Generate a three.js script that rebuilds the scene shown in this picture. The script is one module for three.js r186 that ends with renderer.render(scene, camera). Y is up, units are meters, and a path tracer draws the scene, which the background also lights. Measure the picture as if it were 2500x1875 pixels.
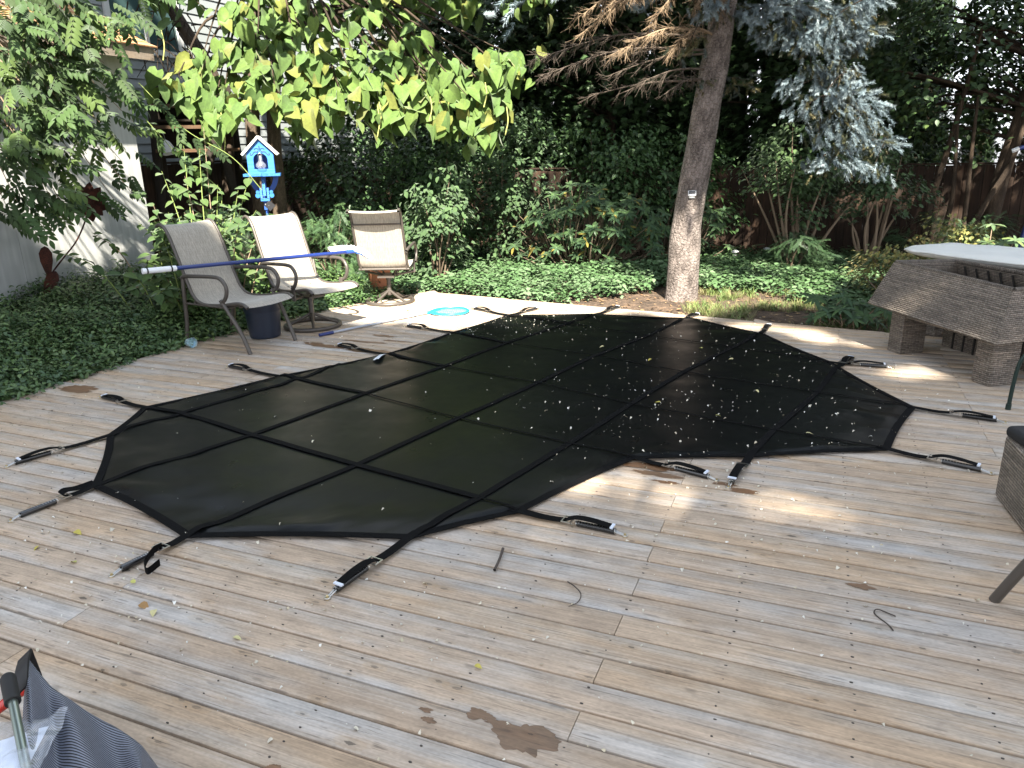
import * as THREE from 'three';
import { mergeGeometries, mergeVertices, toCreasedNormals } from 'three/addons/utils/BufferGeometryUtils.js';
import { RoundedBoxGeometry } from 'three/addons/geometries/RoundedBoxGeometry.js';

// ------------------------------------------------------------------ camera, sky, sun, exposure
const scene = new THREE.Scene();
const camera = new THREE.PerspectiveCamera(54.55, 4 / 3, 0.05, 300);
camera.position.set(0, 1.75, 0);
camera.rotation.order = 'YXZ';
camera.rotation.set(-0.30297, 0.39474, -0.02148);

const renderer = new THREE.WebGLRenderer({ antialias: true });
renderer.setSize(1024, 768);
renderer.toneMapping = THREE.LinearToneMapping;
renderer.toneMappingExposure = 4.6;
renderer.shadowMap.enabled = true;

const SX = 0.48, SZ = 0.92;                       // horizontal run of a shadow per metre of height
const sun = new THREE.DirectionalLight(new THREE.Color(1.0, 0.93, 0.80), 5.0);
sun.position.set(-3 + SX * 40, 40, -7 + SZ * 40);
sun.target.position.set(-3, 0, -7);
sun.castShadow = true;
sun.shadow.radius = 1.6;
sun.shadow.mapSize.set(4096, 4096);
Object.assign(sun.shadow.camera, { left: -22, right: 22, top: 22, bottom: -22, near: 1, far: 120 });
scene.add(sun, sun.target);

// ------------------------------------------------------------------ noise and randomness
function rng(seed) { let a = seed >>> 0; return () => { a = (a + 0x6D2B79F5) | 0; let t = Math.imul(a ^ (a >>> 15), 1 | a); t = (t + Math.imul(t ^ (t >>> 7), 61 | t)) ^ t; return ((t ^ (t >>> 14)) >>> 0) / 4294967296; }; }
function hash2(x, y, s) { let h = Math.imul(x, 374761393) ^ Math.imul(y, 668265263) ^ Math.imul(s, 2147483647 ^ 0x5bd1e995); h = Math.imul(h ^ (h >>> 13), 1274126177); return ((h ^ (h >>> 16)) >>> 0) / 4294967296; }
function vn(x, y, s = 1, px = 0, py = 0) {        // value noise, periodic when px, py are given
  const xi = Math.floor(x), yi = Math.floor(y); let fx = x - xi, fy = y - yi;
  fx = fx * fx * (3 - 2 * fx); fy = fy * fy * (3 - 2 * fy);
  const w = (a, p) => p ? ((a % p) + p) % p : a;
  const a = hash2(w(xi, px), w(yi, py), s), b = hash2(w(xi + 1, px), w(yi, py), s), c = hash2(w(xi, px), w(yi + 1, py), s), d = hash2(w(xi + 1, px), w(yi + 1, py), s);
  return a + (b - a) * fx + (c - a) * fy + (a - b - c + d) * fx * fy;
}
const fbm = (x, y, s, o = 4) => { let v = 0, a = 0.5, t = 0; for (let i = 0; i < o; i++) { v += a * vn(x, y, s + i); t += a; a *= 0.5; x *= 2.03; y *= 2.03; } return v / t; };
const clamp = (x, a = 0, b = 1) => Math.min(b, Math.max(a, x));
const lerp = (a, b, t) => a + (b - a) * t;
const sstep = (a, b, x) => { const t = clamp((x - a) / (b - a)); return t * t * (3 - 2 * t); };
const V = (x, y, z) => new THREE.Vector3(x, y, z);
const gauss = (r) => (r() + r() + r() - 1.5) * 1.15;

// ------------------------------------------------------------------ sky
{
  const W = 512, H = 256, d = new Float32Array(W * H * 4);
  for (let j = 0; j < H; j++) for (let i = 0; i < W; i++) {
    const el = (j + 0.5) / H * 180 - 90, az = i / W;
    const t = clamp(el / 90);
    const k = Math.pow(t, 0.55);
    let r = lerp(0.50, 0.25, k), g = lerp(0.51, 0.33, k), b = lerp(0.52, 0.47, k);
    const e = Math.max(el, 3);
    const cx = Math.cos(az * Math.PI * 2) * 60 / (e + 14), cy = Math.sin(az * Math.PI * 2) * 60 / (e + 14);
    const c = sstep(0.46, 0.72, fbm(cx * 1.6 + 9, cy * 1.6 + 4, 71, 5)) * 0.85;
    r = lerp(r, 0.62, c); g = lerp(g, 0.62, c); b = lerp(b, 0.63, c);
    if (el < 0) { r *= 0.5; g *= 0.5; b *= 0.5; }
    const o = (j * W + i) * 4; d[o] = r; d[o + 1] = g; d[o + 2] = b; d[o + 3] = 1;
  }
  const sky = new THREE.DataTexture(d, W, H, THREE.RGBAFormat, THREE.FloatType);
  sky.mapping = THREE.EquirectangularReflectionMapping; sky.magFilter = THREE.LinearFilter; sky.minFilter = THREE.LinearFilter; sky.needsUpdate = true;
  scene.background = sky; scene.environment = sky;
}

// ------------------------------------------------------------------ builders
const used = {};
function numbered(n) { const k = used[n] = (used[n] ?? -1) + 1; return k ? n + '_' + String(k).padStart(3, '0') : n; }
function thing(name, label, category, pos = [0, 0, 0], turn = 0, group, kind) {
  const o = new THREE.Group(); o.name = numbered(name); o.position.set(...pos); o.rotation.y = turn; o.userData = { label, category };
  if (group) o.userData.group = group; if (kind) o.userData.kind = kind; scene.add(o); return o;
}
function mesh(name, geo, mat, parent, stuff) {
  const m = new THREE.Mesh(geo, mat); m.name = name; m.castShadow = m.receiveShadow = true; if (stuff) m.userData.kind = 'stuff'; parent.add(m); return m;
}
function tagged(m, label, category, group, kind) { m.userData.label = label; m.userData.category = category; if (group) m.userData.group = group; if (kind) m.userData.kind = kind; return m; }
function copyOf(o, base, label, pos, turn) { const c = o.clone(); c.userData = { ...o.userData, label }; c.name = numbered(base); c.position.set(...pos); c.rotation.y = turn; scene.add(c); return c; }
const std = (o) => new THREE.MeshStandardMaterial({ roughness: 0.8, metalness: 0, ...o });
const phys = (o) => new THREE.MeshPhysicalMaterial({ roughness: 0.8, metalness: 0, ...o });
const lin = (r, g, b) => new THREE.Color().setRGB(r, g, b);
function merged(list) { return mergeGeometries(list.map(g => { g = g.index ? g.toNonIndexed() : g; for (const k of Object.keys(g.attributes)) if (!['position', 'normal', 'uv'].includes(k)) g.deleteAttribute(k); if (!g.attributes.uv) g.setAttribute('uv', new THREE.BufferAttribute(new Float32Array(g.attributes.position.count * 2), 2)); return g; })); }
const box = (w, h, d, x = 0, y = 0, z = 0) => new THREE.BoxGeometry(w, h, d).translate(x, y, z);
const rbox = (w, h, d, r, x = 0, y = 0, z = 0) => new RoundedBoxGeometry(w, h, d, 2, r).translate(x, y, z);
function tube(pts, r, seg = 24, rad = 8, closed = false, tension = 0.5) { return new THREE.TubeGeometry(new THREE.CatmullRomCurve3(pts.map(p => p.isVector3 ? p : V(...p)), closed, 'catmullrom', tension), seg, r, rad, closed); }
function bar(a, b, r, rad = 8, r2 = r) { a = a.isVector3 ? a : V(...a); b = b.isVector3 ? b : V(...b); const d = b.clone().sub(a), L = d.length(); const g = new THREE.CylinderGeometry(r2, r, L, rad); g.applyQuaternion(new THREE.Quaternion().setFromUnitVectors(V(0, 1, 0), d.normalize())); const m = a.clone().add(b).multiplyScalar(0.5); return g.translate(m.x, m.y, m.z); }
// tapered limb through points with a radius each; uv in metres
function limb(pts, radii, rad = 8, seg = 6, rough = 0, seed = 1) {
  const c = new THREE.CatmullRomCurve3(pts.map(p => p.isVector3 ? p : V(...p)));
  const n = seg * (pts.length - 1), fr = c.computeFrenetFrames(n, false), P = [], U = [], I = []; let len = 0, last = null;
  for (let i = 0; i <= n; i++) {
    const t = i / n, p = c.getPoint(t), q = t * (radii.length - 1), k = Math.min(Math.floor(q), radii.length - 2), r = lerp(radii[k], radii[k + 1], q - k);
    if (last) len += p.distanceTo(last); last = p;
    for (let j = 0; j <= rad; j++) {
      const a = (j % rad) / rad * Math.PI * 2, rr = r * (1 + rough * (vn(Math.cos(a) * 2 + 7, len * 3.5 + Math.sin(a) * 2, seed) - 0.5) * 2);
      const v = p.clone().addScaledVector(fr.normals[i], Math.cos(a) * rr).addScaledVector(fr.binormals[i], Math.sin(a) * rr);
      P.push(v.x, v.y, v.z); U.push(j / rad * Math.PI * 2 * Math.max(r, 0.03), len);
    }
  }
  for (let i = 0; i < n; i++) for (let j = 0; j < rad; j++) { const a = i * (rad + 1) + j, b = a + rad + 1; I.push(a, a + 1, b, b, a + 1, b + 1); }
  const g = new THREE.BufferGeometry(); g.setAttribute('position', new THREE.Float32BufferAttribute(P, 3)); g.setAttribute('uv', new THREE.Float32BufferAttribute(U, 2)); g.setIndex(I); g.computeVertexNormals(); return g;
}
// flat webbing: a ribbon of given width and thickness through points, lying flat with the given side direction
function ribbon(pts, width, th = 0.003, seg = 12, side = null) {
  const c = new THREE.CatmullRomCurve3(pts.map(p => p.isVector3 ? p : V(...p))); const P = [], I = [], U = []; let len = 0, last = null;
  for (let i = 0; i <= seg; i++) {
    const p = c.getPoint(i / seg), t = c.getTangent(i / seg); if (last) len += p.distanceTo(last); last = p;
    const s = side ? V(...side) : t.clone().cross(V(0, 1, 0)).normalize(); const n = s.clone().cross(t).normalize();
    for (const [a, b] of [[-1, 0], [1, 0], [1, 1], [-1, 1]]) { const v = p.clone().addScaledVector(s, a * width / 2).addScaledVector(n, b * th); P.push(v.x, v.y, v.z); U.push(len, (a + 1) * width / 2); }
  }
  for (let i = 0; i < seg; i++) for (let k = 0; k < 4; k++) { const a = i * 4 + k, b = i * 4 + (k + 1) % 4; I.push(a, b, a + 4, b, b + 4, a + 4); }
  const e = seg * 4; I.push(0, 2, 1, 0, 3, 2, e, e + 1, e + 2, e, e + 2, e + 3);
  let g = new THREE.BufferGeometry(); g.setAttribute('position', new THREE.Float32BufferAttribute(P, 3)); g.setAttribute('uv', new THREE.Float32BufferAttribute(U, 2)); g.setIndex(I); g = g.toNonIndexed(); g.computeVertexNormals(); return g;
}
// uv in metres on each face after its main direction
function metricUV(geo, s = 1) {
  const g = geo.index ? geo.toNonIndexed() : geo; const p = g.attributes.position, n = g.attributes.normal, u = new Float32Array(p.count * 2);
  for (let i = 0; i < p.count; i++) { const ax = Math.abs(n.getX(i)), ay = Math.abs(n.getY(i)), az = Math.abs(n.getZ(i)); const k = Math.floor(i / 3) * 3;
    let fx = 0, fy = 0, fz = 0; for (let q = k; q < k + 3; q++) { fx += Math.abs(n.getX(q)); fy += Math.abs(n.getY(q)); fz += Math.abs(n.getZ(q)); }
    if (fx >= fy && fx >= fz) { u[2 * i] = p.getZ(i) * s; u[2 * i + 1] = p.getY(i) * s; } else if (fy >= fz) { u[2 * i] = p.getX(i) * s; u[2 * i + 1] = p.getZ(i) * s; } else { u[2 * i] = p.getX(i) * s; u[2 * i + 1] = p.getY(i) * s; } }
  g.setAttribute('uv', new THREE.BufferAttribute(u, 2)); return g;
}
function tex(w, h, fn, srgb = true, rep = [1, 1]) {
  const d = new Uint8Array(w * h * 4);
  for (let j = 0; j < h; j++) for (let i = 0; i < w; i++) { const c = fn(i / w, j / h, i, j), o = (j * w + i) * 4; if (typeof c === 'number') { d[o] = d[o + 1] = d[o + 2] = clamp(c) * 255; } else { d[o] = clamp(c[0]) * 255; d[o + 1] = clamp(c[1]) * 255; d[o + 2] = clamp(c[2]) * 255; } d[o + 3] = 255; }
  const t = new THREE.DataTexture(d, w, h); t.wrapS = t.wrapT = THREE.RepeatWrapping; t.magFilter = THREE.LinearFilter; t.minFilter = THREE.LinearMipmapLinearFilter; t.generateMipmaps = true; t.repeat.set(...rep); if (srgb) t.colorSpace = THREE.SRGBColorSpace; t.needsUpdate = true; return t;
}
// leaf: along +z from its stalk at the origin, upper side +y
function leafGeo(L, st, wd, o = {}) {
  const { fold = 0.25, curl = 0.25, back = 0, wave = 0 } = o, P = [], I = [], U = [];
  for (let i = 0; i < st.length; i++) { const t = st[i], w = wd[i] * L, y = -curl * t * t * L, zb = i === 0 ? back * L : (i === 1 ? back * L * 0.6 : 0), wy = wave * (i % 2 ? 1 : -1) * w;
    P.push(-w, y + fold * w + wy, t * L - zb, 0, y, t * L, w, y + fold * w - wy * 0.6, t * L - zb); U.push(0.5 - wd[i], t, 0.5, t, 0.5 + wd[i], t); }
  for (let i = 0; i < st.length - 1; i++) { const a = i * 3, b = a + 3; I.push(a, a + 1, b, b, a + 1, b + 1, a + 1, a + 2, b + 1, b + 1, a + 2, b + 2); }
  const g = new THREE.BufferGeometry(); g.setAttribute('position', new THREE.Float32BufferAttribute(P, 3)); g.setAttribute('uv', new THREE.Float32BufferAttribute(U, 2)); g.setIndex(I); g.computeVertexNormals(); return g;
}
function lobedLeaf(L, rad, o = {}) {              // palmate leaf as a fan, rad: [angle, radius] pairs on one side
  const pts = [[0, 0]]; for (const [a, r] of rad) pts.push([Math.sin(a) * r * L, L * 0.38 + Math.cos(a) * r * L]); for (const [a, r] of rad.slice(1, -1).reverse()) pts.push([-Math.sin(a) * r * L, L * 0.38 + Math.cos(a) * r * L]);
  const P = [0, 0, L * 0.38], I = []; const cv = o.curl ?? 0.5; for (const [x, z] of pts.slice(1)) { const q = Math.hypot(x, z - L * 0.38) / L; P.push(x, -cv * q * q * L * 0.5 + 0.06 * L * Math.sin(x * 40), z); } const n = pts.length - 1; for (let i = 1; i <= n; i++) I.push(0, i, i % n + 1);
  const g = new THREE.BufferGeometry(); g.setAttribute('position', new THREE.Float32BufferAttribute(P, 3)); g.setIndex(I); g.setAttribute('uv', new THREE.BufferAttribute(new Float32Array(P.length / 3 * 2), 2)); g.computeVertexNormals(); return g;
}
const MAPLE = [[0, 0.62], [0.28, 0.3], [0.75, 0.56], [1.1, 0.27], [1.65, 0.48], [2.1, 0.3], [2.7, 0.36], [3.14, 0.2]];
function orient(f, n) {                            // quaternion with +z along f and +y near n
  const z = f.clone().normalize(), x = n.clone().cross(z); if (x.lengthSq() < 1e-6) x.set(1, 0, 0); x.normalize(); const y = z.clone().cross(x);
  return new THREE.Quaternion().setFromRotationMatrix(new THREE.Matrix4().makeBasis(x, y, z));
}
// leaves: the nearest become meshes of their own, the rest one instanced part
const _m = new THREE.Matrix4();
function leaves(parent, name, restName, geo, items, palette, parts, matFn, R) {
  const off = parent.position, near = items.map((it, i) => [it.p.clone().add(off).distanceTo(camera.position), i]).sort((a, b) => a[0] - b[0]);
  const mats = palette.map(c => matFn(lin(...c)));
  const own = new Set(near.slice(0, parts).map(a => a[1])), rest = [];
  items.forEach((it, i) => { if (own.has(i)) { const m = mesh(name, Array.isArray(geo) ? geo[i % geo.length] : geo, mats[Math.floor(R() * mats.length)], parent); m.position.copy(it.p); m.quaternion.copy(it.q); m.scale.setScalar(it.s); } else rest.push(it); });
  if (!rest.length) return;
  const base = matFn(lin(1, 1, 1)), gs = Array.isArray(geo) ? geo : [geo];
  gs.forEach((g, gi) => {
    const mine = rest.filter((_, i) => i % gs.length === gi); if (!mine.length) return;
    const im = new THREE.InstancedMesh(g, base, mine.length); im.name = restName; im.castShadow = im.receiveShadow = true; im.userData.kind = 'stuff';
    mine.forEach((it, i) => { _m.compose(it.p, it.q, V(it.s, it.s, it.s)); im.setMatrixAt(i, _m); const c = palette[Math.floor(R() * palette.length)], k = 0.85 + R() * 0.3; im.setColorAt(i, lin(c[0] * k, c[1] * k, c[2] * k)); });
    parent.add(im);
  });
}
const veinTex = tex(128, 128, (u, v) => { const a = Math.abs(u - 0.5), mid = sstep(0.03, 0.008, a), side = sstep(0.86, 0.98, Math.cos((v * 7 - a * 5) * Math.PI * 2)) * sstep(0.5, 0.1, a), m = (vn(u * 10, v * 10, 19, 10, 10) - 0.5) * 0.14 + (vn(u * 40, v * 40, 20, 40, 40) - 0.5) * 0.08; const k = clamp(0.9 + m + 0.09 * mid + 0.06 * side); return [k, k, k * 0.98]; });
const leafMat = (o = {}) => (c) => phys({ color: c, ...(o.veins ? { map: veinTex } : {}), roughness: 0.97, transmission: o.trans ?? 0.3, thickness: 0, side: THREE.DoubleSide, clearcoat: 0.4 * (o.coat ?? 0.35), clearcoatRoughness: o.cr ?? 0.42 });
const dullLeaf = (o = {}) => (c) => std({ color: c, roughness: o.rough ?? 0.55, side: THREE.DoubleSide });

// ------------------------------------------------------------------ materials
// weathered decking: grain along u, 3 m by 0.6 m
function woodTex(seed, tan, grey, W = 2048, H = 512) {
  const R = rng(seed), knots = [], checks = [];
  for (let i = 0; i < 26; i++) knots.push([R(), R(), 0.003 + R() * R() * 0.008, 0.35 + R() * 0.55]);
  for (let i = 0; i < 60; i++) checks.push([R(), R(), 0.03 + R() * 0.12, 0.0012 + R() * 0.0012]);
  const col = new Float32Array(W * H * 4);
  for (let j = 0; j < H; j++) for (let i = 0; i < W; i++) {
    const x = i / W * 3, y = j / H * 0.6; let wy = y;
    wy += 0.010 * (vn(x * 1.333, y * 10, seed + 3, 4, 6) - 0.5);
    const g1 = vn(x * 2, wy * 180, seed + 11, 6, 108), g2 = vn(x * 6, wy * 420, seed + 12, 18, 252), g3 = vn(x * 26.6667, wy * 800, seed + 13, 80, 480);
    const big = vn(x * 1.3333, y * 11.6667, seed + 14, 4, 7), blot = vn(x * 5.3333, y * 25, seed + 15, 16, 15), spk = vn(x * 100, y * 200, seed + 16, 300, 120), spk2 = vn(x * 20, y * 60, seed + 18, 60, 36);
    let m = clamp(0.32 + (big - 0.5) * 1.4 + (blot - 0.5) * 0.75 + (g1 - 0.5) * 0.28);
    let v = 1 + (g1 - 0.5) * 0.12 + (g2 - 0.5) * 0.08 + (g3 - 0.5) * 0.05 + (spk - 0.5) * 0.09 + (vn(x * 12, y * 25, seed + 20, 36, 15) - 0.5) * 0.10;
    const crack = vn(x * 1.6667, wy * 210, seed + 17, 5, 126); if (crack > 0.88) v *= 1 - (crack - 0.88) * 2.2;
    v *= 1 - 0.28 * sstep(0.82, 0.98, spk2 * 0.7 + g2 * 0.3) - 0.2 * sstep(0.83, 0.97, vn(x * 9, y * 130, seed + 19, 27, 78));
    let r = lerp(tan[0], grey[0], m) * v, g = lerp(tan[1], grey[1], m) * v, b = lerp(tan[2], grey[2], m) * v;
    const o = (j * W + i) * 4; col[o] = r; col[o + 1] = g; col[o + 2] = b;
  }
  for (const [kx, ky, kr, ks] of knots) {
    const rx = kr * 2.6, n = Math.ceil(rx * 4 / 3 * W), mY = Math.ceil(kr * 4 / 0.6 * H), ci = Math.floor(kx * W), cj = Math.floor(ky * H);
    for (let dj = -mY; dj <= mY; dj++) for (let di = -n; di <= n; di++) {
      const q = Math.hypot(di / W * 3 / rx, dj / H * 0.6 / kr) + (vn(di * 0.2 + kx * 50, dj * 0.4 + ky * 90, seed + 31) - 0.5) * 0.5; if (q > 3.2) continue;
      const k = q < 1 ? 1 - 0.5 * ks : 1 - 0.12 * ks * (3.2 - q) / 2.2 * (0.4 + 0.6 * vn(di * 0.05, dj * 0.6, seed + 33));
      const o = (((cj + dj + H * 4) % H) * W + (ci + di + W * 4) % W) * 4; col[o] *= k; col[o + 1] *= k * 0.985; col[o + 2] *= k * 0.96;
    }
  }
  for (const [kx, ky, L, t] of checks) { const n = Math.ceil(L / 3 * W), ci = Math.floor(kx * W), cj = ky * H; for (let di = 0; di < n; di++) { const wob = Math.round(cj + (vn(di * 0.02 + kx * 77, ky * 55, seed + 41) - 0.5) * 10), f = Math.sin(di / n * Math.PI); const o = (((wob + H * 2) % H) * W + (ci + di) % W) * 4; const k = 1 - 0.45 * f; col[o] *= k; col[o + 1] *= k; col[o + 2] *= k; } }
  const t = tex(W, H, (u, v, i, j) => { const o = (j * W + i) * 4; return [col[o], col[o + 1], col[o + 2]]; }, true);
  const b = tex(W, H, (u, v, i, j) => { const o = (j * W + i) * 4; return clamp(0.15 + 0.9 * (col[o] + col[o + 1]) * 0.5); }, false);
  return [t, b];
}
// values are sRGB
const [woodA, woodAb] = woodTex(5, [0.71, 0.63, 0.545], [0.70, 0.675, 0.648]);
const plankMats = [];
for (const [r, g, b] of [[1, 1, 1], [1.0, 0.96, 0.90], [0.94, 0.945, 0.955], [1.05, 1.035, 1.01], [0.99, 0.94, 0.87], [0.92, 0.905, 0.89], [1.02, 1.02, 1.025]])
  plankMats.push(std({ map: woodA, bumpMap: woodAb, bumpScale: 0.0007, color: lin(r, g, b), roughness: 0.78 }));
const wetWood = std({ map: woodA, color: lin(0.40, 0.27, 0.175), roughness: 0.5 }); let wetN = 0;

const barkTex = (seed, c0, c1, sx, sy) => {
  const cell = (u, v, sx, sy, s) => { const x = u * sx, y = v * sy; let m = 9, m2 = 9; for (let dy = -1; dy <= 1; dy++) for (let dx = -1; dx <= 1; dx++) { const xi = Math.floor(x) + dx, yi = Math.floor(y) + dy, wx = ((xi % sx) + sx) % sx, wy = ((yi % sy) + sy) % sy; const d = Math.hypot(x - xi - hash2(wx, wy, s), y - yi - hash2(wx, wy, s + 1)); if (d < m) { m2 = m; m = d; } else if (d < m2) m2 = d; } return clamp((m2 - m) * 2.2); };
  const cache = new Float32Array(512 * 512); for (let j = 0; j < 512; j++) for (let i = 0; i < 512; i++) { let u = i / 512, v = j / 512; const wu = (vn(u * 24, v * 24, seed + 5, 24, 24) - 0.5) * 0.03, wv = (vn(u * 24, v * 24, seed + 6, 24, 24) - 0.5) * 0.03; u += wu; v += wv; const big = cell(u, v, sx, sy, seed), small = cell(u, v, sx * 2, sy * 2, seed + 2); cache[j * 512 + i] = clamp(0.55 * Math.pow(big, 0.6) + 0.25 * small + 0.4 * (vn(u * 80, v * 80, seed + 7, 80, 80) - 0.3) * (0.4 + vn(u * 12, v * 12, seed + 4, 12, 12))); }
  const map = tex(512, 512, (u, v, i, j) => { const q = cache[j * 512 + i], n = vn(u * 100, v * 100, seed + 8, 100, 100), l = vn(u * 5, v * 5, seed + 9, 5, 5), s = vn(u * 26, v * 9, seed + 10, 26, 9); const k = clamp(0.28 + q * 0.42 + (n - 0.5) * 0.3 + (l - 0.5) * 0.55 + (s - 0.5) * 0.3); return c0.map((a, t) => lerp(a, c1[t], k)); });
  const bmp = tex(512, 512, (u, v, i, j) => cache[j * 512 + i], false);
  return [map, bmp];
};
const [spruceBark, spruceBarkB] = barkTex(301, [0.22, 0.195, 0.18], [0.62, 0.575, 0.55], 13, 17);
for (const t of [spruceBark, spruceBarkB]) t.repeat.set(1.6, 1.3);
const sprucebarkMat = std({ map: spruceBark, bumpMap: spruceBarkB, bumpScale: 0.012, roughness: 0.95 });
const [greyBark, greyBarkB] = barkTex(340, [0.22, 0.18, 0.145], [0.46, 0.40, 0.33], 30, 8);
for (const t of [greyBark, greyBarkB]) t.repeat.set(1.5, 0.8);
const catBark = std({ map: greyBark, bumpMap: greyBarkB, bumpScale: 0.008, roughness: 0.95 });
const darkBark = std({ map: greyBark, bumpMap: greyBarkB, bumpScale: 0.006, color: lin(0.5, 0.47, 0.45), roughness: 0.95 });
const stemMat = std({ color: lin(0.13, 0.095, 0.065), roughness: 0.9 });
const paleStem = std({ color: lin(0.26, 0.19, 0.13), roughness: 0.9 });
const greenStem = std({ color: lin(0.2, 0.26, 0.07), roughness: 0.8 });

const soilTex = tex(512, 512, (u, v) => { const a = vn(u * 8, v * 8, 401, 8, 8), b = vn(u * 40, v * 40, 402, 40, 40), c = vn(u * 160, v * 160, 403, 160, 160), k = 0.75 + (a - 0.5) * 0.35 + (b - 0.5) * 0.3 + (c - 0.5) * 0.35; return [0.43 * k, 0.355 * k, 0.29 * k]; });
const soilB = tex(512, 512, (u, v) => vn(u * 40, v * 40, 402, 40, 40) * 0.6 + vn(u * 160, v * 160, 403, 160, 160) * 0.4, false);
for (const t of [soilTex, soilB]) t.repeat.set(0.6, 0.6);
const soilMat = std({ map: soilTex, bumpMap: soilB, bumpScale: 0.02, roughness: 1 });

const blackWeb = phys({ color: lin(0.003, 0.003, 0.0035), roughness: 0.85, specularIntensity: 0.25 });
const webTex = tex(64, 64, (u, v) => 0.5 + 0.5 * Math.sin(u * Math.PI * 16) * Math.sin(v * Math.PI * 8), false); webTex.repeat.set(40, 40);
blackWeb.bumpMap = webTex; blackWeb.bumpScale = 0.0012;
const steel = std({ color: lin(0.62, 0.61, 0.58), roughness: 0.28, metalness: 1 });
const brass = std({ color: lin(0.62, 0.5, 0.27), roughness: 0.35, metalness: 1 });
const sleeveMat = phys({ color: lin(0.012, 0.012, 0.013), roughness: 0.3, clearcoat: 0.6, clearcoatRoughness: 0.2 });

// ------------------------------------------------------------------ ground
const SUNP = V(SX, 1, SZ);
const deckEdgeZ = (x) => -8.6 + 0.135 * (x + 4.76);            // far edge of the deck
const deckLeftX = (z) => z > -5.43 ? -5.70 : (z > -7.32 ? lerp(-5.70, -5.38, (-5.43 - z) / 1.89) : lerp(-5.38, -4.76, (-7.32 - z) / 1.28));
const groundY = (x, z) => -0.06 + (fbm(x * 0.6 + 20, z * 0.6 + 40, 501, 3) - 0.5) * 0.10 * sstep(0.2, 1.5, Math.max(deckEdgeZ(x) - z, deckLeftX(z) - x)) - 0.10 * sstep(-10, -14, z);
{
  const g = new THREE.PlaneGeometry(90, 90, 300, 300).rotateX(-Math.PI / 2).translate(0, 0, -10), p = g.attributes.position, u = g.attributes.uv;
  for (let i = 0; i < p.count; i++) { const x = p.getX(i), z = p.getZ(i); const inDeck = z > deckEdgeZ(x) - 0.4 && x > deckLeftX(z) - 0.3; p.setY(i, inDeck ? -0.075 : groundY(x, z)); u.setXY(i, x, z); }
  g.computeVertexNormals();
  const m = mesh('ground', g, soilMat, scene); m.userData.kind = 'structure';
}

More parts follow.
